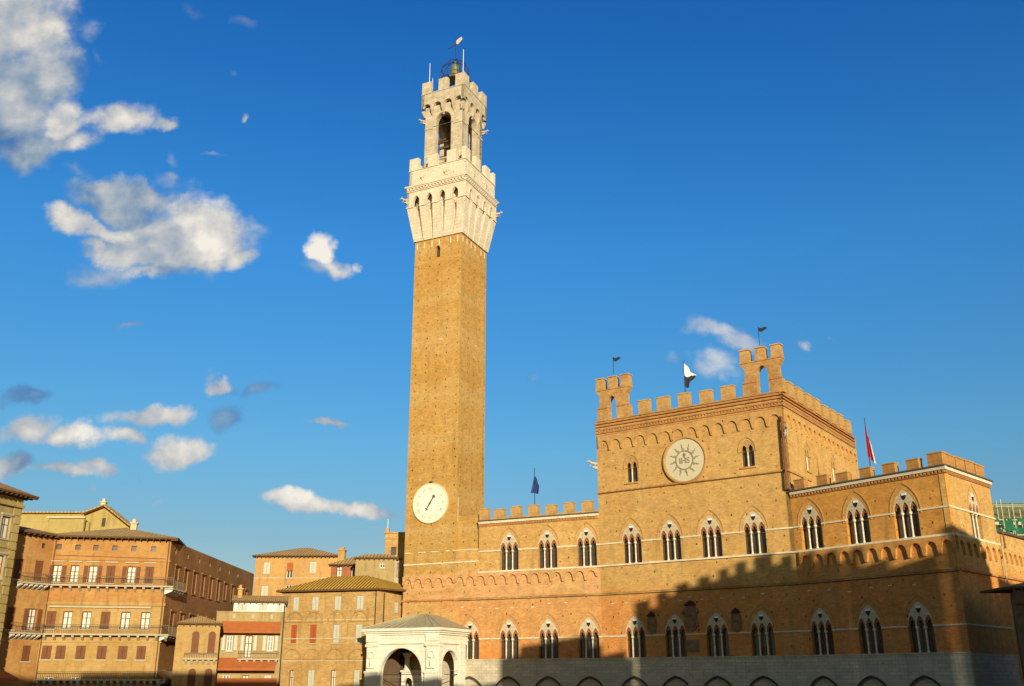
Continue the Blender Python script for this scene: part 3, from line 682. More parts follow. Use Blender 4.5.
for fr, us, z in ((FA, UA[1:], zSill), (FA, UAL, zBase), (FB, UB, zSill), (FB, UB, zBase), (FC, UC, zSill), (FC, UC, zBase), (FD, [5.6], zSill)):
    for u in us:
        cw_ = copy_part(w0, hall, fr, (u, 0, z), wk)
        for k_ in cw_.children:
            if k_.name.startswith('curtain'): k_.scale = (random.choice((.6, 1, 1.25)), 1, random.choice((.35, .7, 1, 1))); k_.location.z = .02; k_.location.x = random.uniform(-.12, .12)
# two-light windows of the upper centre
def two_light():
    wd = part('window', MB().ext(garch(0, .69, .01, 1.75, 2.74), .40, .46), M['pane'], hall, FB, (4.3, 0, 20.2))
    hw = .70
    arc = garch(0, hw, 1.55, 1.75, 2.76)[1:]; low = [(-hw, 1.55)]
    for c in (-.34, .34): low += [(c - .25, 1.55)] + garch(c, .25, 1.55, 1.8, 2.2, 4)[1:][::-1][:-1] + [(c + .25, 1.55)]
    low.append((hw, 1.55)); cl = []
    for p in low + arc:
        if not cl or (abs(p[0] - cl[-1][0]) + abs(p[1] - cl[-1][1])) > 1e-3: cl.append(p)
    part('arch_infill', MB().ext(cl, .03, .2), M['merlon'], wd)
    part('column', MB().lathe([(.11, 0), (.08, .1), (.08, 1.4), (.12, 1.56)], (0, .1, 0), 10), M['white'], wd)
    part('arch_moulding', MB().ext(garch(0, .98, 1.5, 1.75, 3.12), -.07, -.002, 0, [garch(0, .86, 1.51, 1.75, 2.97)]), M['merlon'], wd)
    part('sill', MB().box(-.85, .85, -.12, -.002, -.2, -.04), M['merlon'], wd)
    return wd
t0 = two_light(); tk = kids(t0)
for fr, u, z in ((FB, 17.6, 20.3), (FE, 6.2, 20.4), (FE, 14.6, 20.6)): copy_part(t0, hall, fr, (u, 0, z), tk)

# --- merlons
mm = mesh_of(MB().box(-.62, .62, -.02, .60, 0, 1.5).box(-.67, .67, -.07, .65, 1.504, 1.64), 'merlon', M['merlon'])
mo = mesh_of(MB().box(-.64, .64, -.02, .62, 0, 1.0).box(-.69, .69, -.07, .67, 1.004, 1.12), 'merlon', M['merlon_or'])
def merl(fr, u, z, me, s=(1, 1, 1)):
    o = part('merlon', me, None, hall, fr, (u + random.uniform(-.05, .05), -.0, z)); o.scale = (s[0] * random.uniform(.94, 1.05), s[1], s[2] * random.uniform(.92, 1.05)); o.rotation_euler.y = random.uniform(-.02, .02)
for k_, u in enumerate((3.6, 5.6, 7.7, 9.9, 12.05, 14.2, 16.4)): merl(FA, u, zCorn + .30, mm, ((.96, 1.0, .93)[k_ % 3], 1, (.70, .66, .72)[k_ % 3]))
part('parapet', MB().box(3.0, LA - .02, -.015, .58, zCorn + .104, zCorn + .30), M['merlon'], hall, FA)
for u in (6.1, 8.4, 10.9, 13.4, 15.9): merl(FB, u, zP + .13, mm, (1.10, 1, .92))
part('parapet', MB().box(.05, LB - .05, -.12, .58, zP + .004, zP + .13), M['merlon'], hall, FB)
for k in range(8): merl(FE, 3.2 + k * 2.75, zP + .10, mm, (1.35, 1, 1.05))
for u in (1.1, 3.7, 5.9, 8.3, 10.7, 13.0): merl(FC, u, zCorn + .12, mo, (.95, 1, .86))
merl(FC, LC - .70, zCorn + .12, mo, (1.05, 1, 1.12))
part('parapet', MB().box(.05, LC - .06, -.01, .58, zCorn + .104, zCorn + .13), M['merlon_or'], hall, FC)
for k in range(4): merl(FD, 1.7 + k * 2.2, zCorn + .1, mo, (1.5, 1, 1.1))

# --- bell-gable turrets on the centre block
def turret(u0, u1, arch_u, arch_hw, za, zt):
    L_ = u1 - u0; ins = .42; dp = .85
    body = [(u0 + .1, zP + .01), (u1 - .05, zP + .01), (u1 - .1, 29.0), (u1 - ins, 29.15), (u1 - ins, 30.4), (u1 - .05, 30.9), (u1, zt), (u0, zt), (u0 + .05, 30.9), (u0 + ins, 30.4), (u0 + ins, 29.15), (u0 + .1, 29.0)]
    t_ = part('turret', MB().ext(body, .0, dp, 0, [garch(arch_u, arch_hw, zP + .15, za - .9, za)]), M['merlon'], hall, FB)
    mw = L_ * .24
    for k in range(3):
        cc = u0 + mw / 2 + k * (L_ - mw) / 2
        part('merlon', MB().box(cc - mw / 2, cc + mw / 2, -.04, dp + .04, zt + .002, zt + 1.3, 0, .06), M['merlon'], t_)
        part('merlon_cap', MB().box(cc - mw / 2 - .02, cc + mw / 2 + .02, -.07, dp + .07, zt + 1.302, zt + 1.42), M['merlon'], t_)
    part('ledge', MB().box(u0 - .03, u1 + .04, -.07, dp + .06, zt - .12, zt - .02), M['merlon'], t_)
    part('ledge', MB().box(u0 + .06, arch_u - arch_hw - .02, -.07, -.002, 28.9, 29.05), M['band'], t_)
    part('ledge', MB().box(arch_u + arch_hw + .02, u1 - .04, -.07, -.002, 28.9, 29.05), M['band'], t_)
turret(.1, 4.35, 2.12, .55, 30.3, 31.15)
turret(17.55, 22.0, 19.85, .62, 30.6, 31.2)
# weather vanes over the turrets
for u, s_ in ((2.1, 1), (19.6, 1)):
    v_ = part('weather_vane', MB().tube((u, .7, 33.0), (u, .7, 35.1), .035), M['iron'], hall, FB)
    part('vane_plate', MB().ext([(u + .05, 34.55), (u + .35, 34.45), (u + 1.0, 34.75), (u + .75, 34.95), (u + .35, 34.85), (u + .05, 35.0)], .68, .72), M['iron'], v_)

# --- sun emblem (disc, rim, sun with rays and the monogram)
sun_e = part('sun_emblem', MB().lathe([(2.22, 0), (2.22, -.10), (2.12, -.14)], (0, 0, 0), 48, 'y'), M['emblem'], hall, FB, (10.70, 0, 21.80))
ring = MB(); n = 48
prof = [(2.18, -.02), (2.42, -.02), (2.46, -.14), (2.40, -.26), (2.25, -.26), (2.18, -.16)]
vs = [(r * math.cos(2 * math.pi * i / n), y, r * math.sin(2 * math.pi * i / n)) for r, y in prof for i in range(n)]
ring.add(vs, [(k * n + i, k * n + (i + 1) % n, ((k + 1) % 6) * n + (i + 1) % n, ((k + 1) % 6) * n + i) for k in range(6) for i in range(n)])
part('rim', ring, M['merlon'], sun_e)
sb = MB(); n = 36
vs = [(r * math.cos(2 * math.pi * i / n), y, r * math.sin(2 * math.pi * i / n)) for r, y in ((.89, -.15), (1.0, -.15), (1.0, -.2), (.89, -.2)) for i in range(n)]
sb.add(vs, [(k * n + i, k * n + (i + 1) % n, ((k + 1) % 4) * n + (i + 1) % n, ((k + 1) % 4) * n + i) for k in range(4) for i in range(n)])
for i in range(12):
    a = 2 * math.pi * i / 12 + .13; ca_, sa_ = math.cos(a), math.sin(a)
    pr = [(.98, -.12), (1.16, -.16), (1.34, -.02), (1.5, -.04), (1.7, .09), (1.48, .06), (1.3, .10), (1.14, .02), (.98, .13)]
    sb.ext([(x * ca_ - y * sa_, x * sa_ + y * ca_) for x, y in pr], -.19, -.15)
part('sun', sb, M['embr'], sun_e); sun_e.scale = (1.04, 1, 1.04)
def text_part(name, body, size, mat, parent, loc, rot=(R(90), 0, 0), ext=.01):
    cu = bpy.data.curves.new(name, 'FONT'); cu.body = body; cu.size = size; cu.align_x = 'CENTER'; cu.align_y = 'CENTER'; cu.extrude = ext; cu.offset = size * .012
    tmp = bpy.data.objects.new(name, cu); col.objects.link(tmp)
    me = bpy.data.meshes.new_from_object(tmp.evaluated_get(bpy.context.evaluated_depsgraph_get())); bpy.data.objects.remove(tmp)
    me.materials.clear(); me.materials.append(mat); me.name = name
    o = bpy.data.objects.new(name, me); col.objects.link(o); o.parent = parent; o.location = loc; o.rotation_euler = rot
    return o
text_part('monogram', 'IHS', .82, M['embr'], sun_e, (0, -.16, -.08), ext=.03)
part('monogram_cross', MB().box(-.04, .04, -.2, -.15, .2, .72).box(-.16, .16, -.199, -.151, .5, .57), M['bronze'], sun_e)

# --- carved coats of arms
def arms(u, z, s, big):
    mb = MB()
    out = [(0, -1.5), (.45, -1.25), (.62, -.7), (.62, .5), (.4, .75), (-.4, .75), (-.62, .5), (-.62, -.7), (-.45, -1.25)]
    mb.ext([(x * s, y_ * s) for x, y_ in out], -.14, -.002)
    mb.ext([(x * s * .8, y_ * s * .8) for x, y_ in out], -.22, -.142)
    o = part('coat_of_arms', mb, M['arms'], hall, FB, (u, 0, z))
    rnd = random.Random(3); b2 = MB()
    for i in range(14 if big else 6):
        x = rnd.uniform(-.42, .42) * s; y_ = rnd.uniform(-1.0, .45) * s; r = rnd.uniform(.07, .15) * s
        b2.lathe([(r, -.222), (r * .85, -.27), (r * .4, -.31)], (x, 0, y_), 8, 'y')
    if big:
        for sx_ in (-1, 1): b2.lathe([(.24, -.05), (.2, -.2), (.1, -.28)], (sx_ * .62 * s, 0, .3 * s), 9, 'y'); b2.lathe([(.2, -.05), (.16, -.2), (.1, -.26)], (sx_ * .55 * s, 0, -.9 * s), 9, 'y')
    part('relief', b2, M['bronze'] if not big else M['arms'], o)
    cz = .8 * s
    part('canopy', MB().box(-.5 * s, .5 * s, -.34, -.002, cz, cz + .16).box(-.36 * s, .36 * s, -.26, -.002, cz + .162, cz + .34).box(-.12 * s, .1 * s, -.22, -.002, cz + .342, cz + .5), M['armsr'], o)
arms(5.95, 5.45, .78, False); arms(10.35, 6.1, 1.12, True); arms(15.15, 5.45, .80, False)
part('plaque', MB().box(-.7, .7, -.09, -.002, 2.55, 3.7).box(-.5, .5, -.12, -.092, 2.75, 3.5), M['arms'], hall, FB, (10.35, 0, 0))
# drainpipes
part('drainpipe', MB().tube((LB - .12, -.42, 17.6), (LB - .05, -.42, 24.8), .10).tube((LB + .25, -.1, 17.5), (LB - .12, -.42, 17.6), .1), M['pipe'], hall, FB)
part('drainpipe', MB().tube((LD - .2, -.3, 2), (LD - .2, -.3, 11.3), .06), M['sillst'], hall, FD)
part('drainpipe', MB().tube((.5, -.35, 12.6), (.5, -.35, 11.2), .08), M['pipe'], hall, frame(P4, P4 + (P4 - P3)))

# --- she-wolf gargoyles: lean beast leaning out over a bracket
def beast_mesh(name, mat):
    mb = MB()
    secs = [(0, .0, .20), (-.45, .05, .25), (-.95, .12, .21), (-1.35, .28, .17), (-1.6, .42, .19), (-1.85, .40, .13), (-2.05, .34, .07)]
    n = 8; vs = []
    for y, z, r in secs:
        for i in range(n):
            a = 2 * math.pi * i / n; vs.append((r * .8 * math.cos(a), y, z + r * math.sin(a)))
    mb.add(vs, [(k * n + i, (k + 1) * n + i, (k + 1) * n + (i + 1) % n, k * n + (i + 1) % n) for k in range(len(secs) - 1) for i in range(n)] + [tuple(range(n)), tuple(range(len(vs) - 1, len(vs) - n - 1, -1))])
    for sx_ in (-.12, .12):
        mb.tube((sx_, -1.6, .55), (sx_ * 1.3, -1.55, .80), .07, .01, 5)
        mb.tube((sx_, -1.15, .1), (sx_ * 1.2, -1.3, -.35), .09, .06, 6); mb.tube((sx_ * 1.2, -1.3, -.35), (sx_ * 1.2, -1.5, -.42), .06, .05, 6)
        mb.tube((sx_, -.35, .0), (sx_ * 1.2, -.55, -.4), .11, .06, 6)
    mb.ext([(-.18, -.75), (.18, -.75), (.18, -.42), (-.18, -.42)], -.55, 0)
    mb.box(-.2, .2, -.95, 0, -.6, -.42)
    return mesh_of(mb, name, mat)
beast = beast_mesh('gargoyle', M['bstone'])
def garg(parent, x, y, z, ang, s=1.0, me=beast):
    o = bpy.data.objects.new('gargoyle', me); col.objects.link(o); o.parent = parent
    o.location = Vector((x, y, z)) - Vector(parent.location); o.rotation_euler = (0, 0, ang); o.scale = (s * .85, s * .56, s * .72); return o
aB = FB[2]
garg(hall, P1.x, P1.y, 22.7, aB - R(55), 1.05)
garg(hall, P2.x, P2.y, 23.3, aB + R(35), .95)

# ------------------------------------------------------------------ bell tower
tower = thing('bell_tower', 'very tall slender brick bell tower with white stone crown and round clock', 'bell tower', (TL.x, TL.y, GZ))
W_ = 7.0; aT = FA[2]; FT = (TL.x, TL.y, aT); dT = Vector((math.cos(aT), math.sin(aT))); nT = Vector((-dT.y, dT.x))
FTR = frame(TC, TR)
zb = 54.76
sh = MB()
win_t = rarch(3.45, .36, 52.0, 53.3, 8)
sh.ext(rect(0, W_, zBase, zb), 0, .5, 0, [win_t])
sh.box(0, .5, .5, W_, zBase, zb).box(W_ - .5, W_, .5, W_, zBase, zb).box(.5, W_ - .5, W_ - .5, W_, zBase, zb)
part('shaft', sh, M['tower'], tower, FT)
part('stone_base', MB().box(-.05, W_ - .01, -.06, W_, GZ, zBase - .01), M['base'], tower, FT)
part('window_backing', MB().box(2.9, 4.0, .52, .6, 51.8, 53.8), M['pane'], tower, FT)
# dashed and full stone courses low on the tower and the flush block beside it
for a, b_ in ((.05, .95), (1.9, 2.9), (3.6, 4.6), (5.7, 6.2), (6.6, 9.9)): part('string_course', MB().box(a, b_, -.05, -.002, 14.1, 14.2), M['white'], tower, FT)
part('string_course', MB().box(0, 10.0, -.10, -.002, 12.7, 12.85), M['white'], tower, FT)
part('string_course', MB().box(0, 7, -.18, -.002, zM - .1, zM + .1), M['band'], tower, FT)
arcade(FT, 0.0, 6.95, 5, 10.1, 11.1, 11.4, .22, M['frieze'], tower)
part('corner_strip', MB().box(.25, .33, -.04, -.002, 17.6, 20.4), M['white'], tower, FTR)
# stone crown: inverted pyramid with tapered corbels
EX = .96; z1, z2, z3 = 59.6, 62.73, 65.1
core = MB()
i0, i1 = -.02, W_ + .02; o0, o1 = -(EX - .95), W_ + EX - .95
core.add([(i0, i0, zb), (i1, i0, zb), (i1, i1, zb), (i0, i1, zb), (o0, o0, 61.2), (o1, o0, 61.2), (o1, o1, 61.2), (o0, o1, 61.2)],
         [(0, 3, 2, 1), (4, 5, 6, 7), (0, 1, 5, 4), (1, 2, 6, 5), (2, 3, 7, 6), (3, 0, 4, 7)])
crown = part('stone_crown', core, M['tstone'], tower, FT)
tw = [('f', FT), ('r', FTR), ('b', frame(TL + (dT + nT) * W_, TL + nT * W_)), ('l', frame(TL + nT * W_, TL))]
NC = 5; Wt = W_ + 2 * EX; gap = .92
cwid = (Wt - 4 * gap) / 5
for nm, fr in tw:
    for k in range(5):
        cb_ = MB(); x0 = -EX + k * (cwid + gap); x1 = x0 + cwid
        xb0 = -.18 + k * (W_ + .36) / 5 + .07; xb1 = xb0 + (W_ + .36) / 5 - .14
        cb_.add([(xb0, -.2, zb + .02), (xb1, -.2, zb + .02), (xb1, .4, zb + .02), (xb0, .4, zb + .02), (x0, -EX + .004, z1), (x1, -EX + .004, z1), (x1, .4, z1), (x0, .4, z1)],
                [(0, 3, 2, 1), (4, 5, 6, 7), (0, 1, 5, 4), (1, 2, 6, 5), (2, 3, 7, 6), (3, 0, 4, 7)])
        part('corbel', cb_, M['tstone'], tower, fr)
    # fascia with pointed notches between the corbels
    poly = [(-EX, z1)]
    for k in range(4):
        c = -EX + (k + 1) * cwid + k * gap + gap / 2; hw = gap / 2
        poly.append((c - hw, z1)); poly += [p for p in garch(c, hw, z1, z1 + .75, z1 + 1.55, 6)[1:]][::-1]
        poly.append((c + hw, z1)) if abs(poly[-1][0] - (c + hw)) > 1e-4 or abs(poly[-1][1] - z1) > 1e-4 else None
    poly.append((-EX + Wt, z1)); poly += [(-EX + Wt, z2 - .25), (-EX, z2 - .25)]
    cl = []
    for p in poly:
        if not cl or (abs(p[0] - cl[-1][0]) + abs(p[1] - cl[-1][1])) > 1e-3: cl.append(p)
    part('arched_fascia', MB().ext(cl, -EX, -EX + .32), M['tstone'], tower, fr)
    hd = MB()
    for k in range(4):
        c = -EX + (k + 1) * cwid + k * gap + gap / 2
        hd.ext(garch(c, gap / 2 + .2, z1 + .02, z1 + .75, z1 + 1.86, 6), -EX - .09, -EX - .002, 0, [garch(c, gap / 2 + .01, z1 + .03, z1 + .75, z1 + 1.57, 6)])
    part('arch_moulding', hd, M['tstone'], tower, fr)
    dn = MB(); nd = 18
    for i in range(nd): dn.box(-EX + .05 + i * Wt / nd, -EX + .05 + i * Wt / nd + .26, -EX - .2, -EX - .002, z2 - .72, z2 - .44)
    dn.box(-EX - .02, -EX + Wt + .02, -EX - .22, -EX - .002, z2 - .42, z2 - .28)
    part('string_course', MB().box(-EX - .02, -EX + Wt + .02, -EX - .12, -EX - .002, z2 - .90, z2 - .78), M['tstone'], tower, fr)
    part('dentil_band', dn, M['tstone'], tower, fr)
    for k in range(5):
        x0 = -EX + k * (cwid + gap); part('impost', MB().box(x0 - .03, x0 + cwid + .03, -EX - .1, -EX - .002, z1 - .10, z1 + .06), M['tstone'], tower, fr)
    tooth = MB()
    for q in (.25, 1.35, 2.5, 3.6, 5.3, 6.3): tooth.box(q, q + .17, -.05, -.002, zb - 1.1, zb - .25)
    part('stone_quoin', tooth, M['tstone'], tower, fr)
    # parapet panels
    part('parapet', MB().ext(rect(-.8, W_ + .8, z2 + .01, z3), -.8, -.3), M['tstone'], tower, fr)
    for q in (1.1, 4.7):
      sm = MB(); sm.box(q - .25, q + .75, -.86, -.802, z2 + 1.25, z2 + 1.8).box(q, q + .5, -1.05, -.802, z2 + 1.0, z2 + 1.2).add([(q + .2, -.8, z2 + .5), (q + .3, -.8, z2 + .5), (q + .45, -1.0, z2 + .99), (q + .05, -1.0, z2 + .99), (q + .05, -.8, z2 + .99), (q + .45, -.8, z2 + .99)], [(0, 1, 2, 3), (0, 3, 4), (1, 5, 2)])
      part('bracket', sm, M['tstone'], tower, fr)
    for k in range(3):
        c = .0 + k * 2.9 - .05
        part('merlon', MB().box(c - .8, c + .6, -.82, -.25, z3 + .10, z3 + 1.9, 0), M['tstone'], tower, fr)
part('cornice', MB().box(-EX - .28, W_ + EX + .28, -EX - .28, W_ + EX + .28, z2 - .25, z2 - .02), M['tstone'], tower, FT)
part('cornice', MB().box(-.9, W_ + .9, -.9, W_ + .9, z3, z3 + .10), M['tstone'], tower, FT)
# belfry
IN = .58; BW = W_ - 2 * IN
bf = [(FT, 0), (FTR, 0)]
FTL = [frame(TL + (dT + nT) * IN, TL + dT * (W_ - IN) + nT * IN), frame(TL + dT * (W_ - IN) + nT * IN, TL + dT * (W_ - IN) + nT * (W_ - IN)),
       frame(TL + dT * (W_ - IN) + nT * (W_ - IN), TL + dT * IN + nT * (W_ - IN)), frame(TL + dT * IN + nT * (W_ - IN), TL + (dT + nT) * IN)]
za, zf, zt_ = 74.3, 75.9, 77.4
for k, fr in enumerate(FTL):
    e = .0 if k % 2 == 0 else .003
    part('belfry_wall', MB().ext(rect(e, BW - e, z3 + .1, za + 1.2), 0, .7, 0, [rarch(BW / 2, 1.2, 67.0, 72.9)]), M['bstone'], tower, fr)
    part('arch_moulding', MB().ext(rarch(BW / 2, 1.55, 72.2, 72.9), -.11, -.002, 0, [rarch(BW / 2, 1.24, 72.21, 72.9)]), M['bstone'], tower, fr)
    part('sill', MB().box(BW / 2 - 1.4, BW / 2 + 1.4, -.14, -.002, 66.75, 66.98), M['bstone'], tower, fr)
    part('string_course', MB().box(-.08, BW / 2 - 1.6, -.08, -.002, 71.9, 72.1), M['bstone'], tower, fr); part('string_course', MB().box(BW / 2 + 1.6, BW + .08, -.08, -.002, 71.9, 72.1), M['bstone'], tower, fr)
    part('string_course', MB().box(-.1, BW + .1, -.1, -.002, 66.2, 66.4), M['bstone'], tower, fr)
    # flared corbel table
    ex = .45; Wf = BW + 2 * ex; nb = 4; sp_ = Wf / nb
    poly = [(-ex, zt_), (-ex, za + .9)]
    for i in range(nb):
        x = -ex + i * sp_; cw = .22; c = x + sp_ / 2; r = sp_ / 2 - cw
        poly += [(x + cw, za + .55 if i else za + .9), (c - r, za + .9)]
        for q in range(1, 7):
            a = math.pi * (1 - q / 7); poly.append((c + r * math.cos(a), za + .9 + r * math.sin(a)))
        poly += [(c + r, za + .9)]
        if i < nb - 1: poly += [(x + sp_ - cw, za + .55)]
    poly += [(Wf - ex, za + .9), (Wf - ex, zt_)]
    cl = []
    for p in poly[::-1]:
        if not cl or (abs(p[0] - cl[-1][0]) + abs(p[1] - cl[-1][1])) > 1e-3: cl.append(p)
    part('arcade_frieze', MB().ext(cl, -ex, -.002), M['bstone'], tower, fr)
    for i in range(nb + 1):
        cbm = MB(); x = min(max(-ex + i * sp_, -.2), BW + .2)
        cbm.add([(x - .1, -.02, za - .5), (x + .1, -.02, za - .5), (x + .1, .1, za - .5), (x - .1, .1, za - .5), (x - .21, -ex + .01, za + .54), (x + .21, -ex + .01, za + .54), (x + .21, .1, za + .54), (x - .21, .1, za + .54)],
                [(0, 3, 2, 1), (4, 5, 6, 7), (0, 1, 5, 4), (1, 2, 6, 5), (2, 3, 7, 6), (3, 0, 4, 7)])
        part('corbel', cbm, M['bstone'], tower, fr)
    for i in range(3):
        c = -ex + .72 + i * (Wf - 1.44) / 2
        part('merlon', MB().box(c - .70, c + .70, -ex - (.003 if k % 2 else 0), -ex + .6, zt_ + .102, zt_ + 2.0), M['bstone'], tower, fr)
FBel = FTL[0]
part('cornice', MB().box(-.52, BW + .52, -.52, BW + .52, zt_, zt_ + .1), M['bstone'], tower, FBel)
part('belfry_floor', MB().box(.5, BW - .5, .5, BW - .5, 66.3, 66.6), M['bstone'], tower, FBel)
# clock
clk = part('clock', MB().lathe([(2.32, 0), (2.32, -.12), (2.2, -.16)], (0, 0, 0), 48, 'y'), M['clockw'], tower, FT, (3.45, 0, 19.9))
n = 48; prof = [(2.30, -.0), (2.42, -.0), (2.42, -.2), (2.30, -.2)]
vs = [(r * math.cos(2 * math.pi * i / n), y, r * math.sin(2 * math.pi * i / n)) for r, y in prof for i in range(n)]
part('rim', MB().add(vs, [(k * n + i, k * n + (i + 1) % n, ((k + 1) % 4) * n + (i + 1) % n, ((k + 1) % 4) * n + i) for k in range(4) for i in range(n)]), M['white'], clk)
for i, s_ in enumerate(['XII', 'I', 'II', 'III', 'IIII', 'V', 'VI', 'VII', 'VIII', 'IX', 'X', 'XI']):
    a = 2 * math.pi * i / 12
    text_part('numeral', s_, .46, M['numeral'], clk, (1.72 * math.sin(a), -.165, 1.72 * math.cos(a)), (R(90), a, 0))
hm = MB()
a = R(33); ux, uz = math.sin(a), math.cos(a)
def hp(x, y): x *= .9; y *= .82; return (x * uz + y * ux, -x * ux + y * uz)
hm.ext([hp(*p) for p in [(-.07, -1.0), (.07, -1.0), (.12, 0), (.07, 1.0), (-.07, 1.0), (-.12, 0)]], -.22, -.19)
hm.ext([hp(*p) for p in [(0, 1.42), (-.27, 1.1), (-.09, .86), (.09, .86), (.27, 1.1)]], -.23, -.188)
for s_ in (-1, 1): hm.ext([hp(*p) for p in [(0, -.86), (s_ * .26, -.98), (s_ * .22, -1.12), (0, -1.0)]][::s_], -.225, -.187)
hm.ext([hp(*p) for p in [(-.05, -1.3), (.05, -1.3), (.05, -.98), (-.05, -.98)]], -.226, -.186)
hm.lathe([(.14, -.186), (.14, -.25), (.05, -.27)], (0, 0, 0), 12, 'y')
part('hand', hm, M['bronze'], clk)
tick = MB()
for r0_, r1_ in ((2.05, 2.09), (1.36, 1.39)):
    n = 48; vs = [(r * math.cos(2 * math.pi * i / n), y, r * math.sin(2 * math.pi * i / n)) for r, y in ((r0_, -.158), (r1_, -.158), (r1_, -.172), (r0_, -.172)) for i in range(n)]
    tick.add(vs, [(k * n + i, k * n + (i + 1) % n, ((k + 1) % 4) * n + (i + 1) % n, ((k + 1) % 4) * n + i) for k in range(4) for i in range(n)])
part('dial_rings', tick, M['numeral'], clk)
part('bracket', MB().box(3.3, 3.65, -.25, 0, 22.3, 22.5), M['iron'], tower, FT)
# gargoyles at the two crowns
c0 = TL - (dT + nT) * 1.05; c1 = TL + dT * (W_ + 1.05) + nT * (W_ + 1.05)
garg(tower, (TL - (dT + nT) * .8).x, (TL - (dT + nT) * .8).y, 60.8, aT - R(62), 1.0)
q = TL + dT * (W_ + .8) + nT * (W_ + .8); garg(tower, q.x, q.y, 60.8, aT + R(120), 1.0)
q = TL + dT * IN + nT * IN; garg(tower, q.x, q.y, 73.4, aT - R(62), .85)
q = TL + dT * (W_ - IN) + nT * (W_ - IN); garg(tower, q.x, q.y, 73.4, aT + R(120), .85)
# bell and its iron frame
ctr = TL + (dT + nT) * (W_ / 2)
part('roof', MB().box(.5, BW - .5, .5, BW - .5, 76.6, 77.2), M['tstone'], tower, FBel)
fm = MB()
for i in range(8):
    a = 2 * math.pi * i / 8; prev = None
    for k in range(8):
        t_ = k / 7; r = 2.3 * math.cos(t_ * math.pi / 2 * .93); z = 77.2 + 3.4 + 3.6 * math.sin(t_ * math.pi / 2)
        p = (r * math.cos(a), r * math.sin(a), z)
        if prev: fm.tube(prev, p, .055, None, 5)
        else: fm.tube((r * math.cos(a), r * math.sin(a), 77.2), p, .06, None, 5)
        prev = p
for zz, rr in ((80.6, 2.3), (82.6, 1.95)):
    for i in range(16):
        a = 2 * math.pi * i / 16; b_ = 2 * math.pi * (i + 1) / 16
        fm.tube((rr * math.cos(a), rr * math.sin(a), zz), (rr * math.cos(b_), rr * math.sin(b_), zz), .05, None, 5)
fm.tube((-2.2, 0, 80.5), (2.2, 0, 80.5), .12).tube((0, -2.2, 80.52), (0, 2.2, 80.52), .1)
part('bell_frame', fm, M['iron'], tower, (ctr.x, ctr.y, aT))
bell = tag(part('bell', MB().lathe([(1.12, 0), (1.12, .08), (1.0, .25), (.80, .7), (.70, 1.3), (.66, 1.9), (.5, 2.3), (.2, 2.45), (.12, 2.7), (.12, 3.1)], (0, 0, 0), 20)
      , M['bellm'], None, (ctr.x, ctr.y, 0), (0, 0, 81.1)), 'bronze bell hanging in the iron frame on top of the tower', 'bell')
part('clapper', MB().tube((0, 0, 1.5), (0, 0, -.2), .05).lathe([(.05, -.35), (.16, -.2), (.05, -.05)], (0, 0, 0), 8), M['iron'], bell)
b2 = tag(part('bell', MB().lathe([(.78, 0), (.78, .06), (.66, .25), (.52, .7), (.48, 1.1), (.35, 1.4), (.1, 1.5), (.1, 2.1)], (0, 0, 0), 18), M['bronze'], None, (ctr.x - .25, ctr.y - .6, 0), (0, 0, 69.6)), 'dark bell hanging inside the arched belfry opening', 'bell')
part('belfry_beams', MB().box(.6, BW - .6, BW / 2 - .2, BW / 2 + .2, 71.5, 71.8).box(.6, BW - .6, .9, 1.1, 69.0, 69.2).box(.6, BW - .6, 1.6, 1.85, 70.4, 70.6), M['wood'], tower, FBel)
vn = part('weather_vane', MB().tube((0, 0, 84.1), (0, 0, 88.6), .06, .03), M['iron'], tower, (ctr.x, ctr.y, 0))
part('vane_plate', MB().ext([(.05, 87.2), (.3, 87.1), (.95, 88.0), (.85, 88.4), (.4, 88.1), (.05, 87.7)], -.04, .04), M['sillst'], vn)
part('vane_plate', MB().ext([(-1.1, 86.3), (-.05, 87.0), (-.05, 87.35)], -.04, .04), M['iron'], vn)
for q, z0_, z1_ in ((Vector((.35, .15)), 77.4, 82.9), (Vector((BW - .2, .35)), 79.2, 83.7), (Vector((.9, .1)), 77.4, 80.2)):
    part('lightning_rod', MB().tube((q.x, q.y, z0_), (q.x, q.y, z1_), .06, .04), M['whitew'], tower, FBel)
# floodlight mast on the little terrace beside the tower
fl = thing('floodlight_mast', 'white floodlight on a thin dark mast on the small terrace beside the tower', 'floodlight', ((TC + dT * 1.6 + nT * 1.0).x, (TC + dT * 1.6 + nT * 1.0).y, 14.1))
px_, py_ = fl.location.x, fl.location.y
part('mast', MB().tube((0, 0, 14.1), (0, 0, 16.1), .06), M['iron'], fl, (px_, py_, 0))
part('lamp_head', MB().ext([(-.35, 16.0), (.35, 15.95), (.25, 16.45), (-.1, 16.55)], -.2, .2), M['whitew'], fl, (px_, py_, 0))

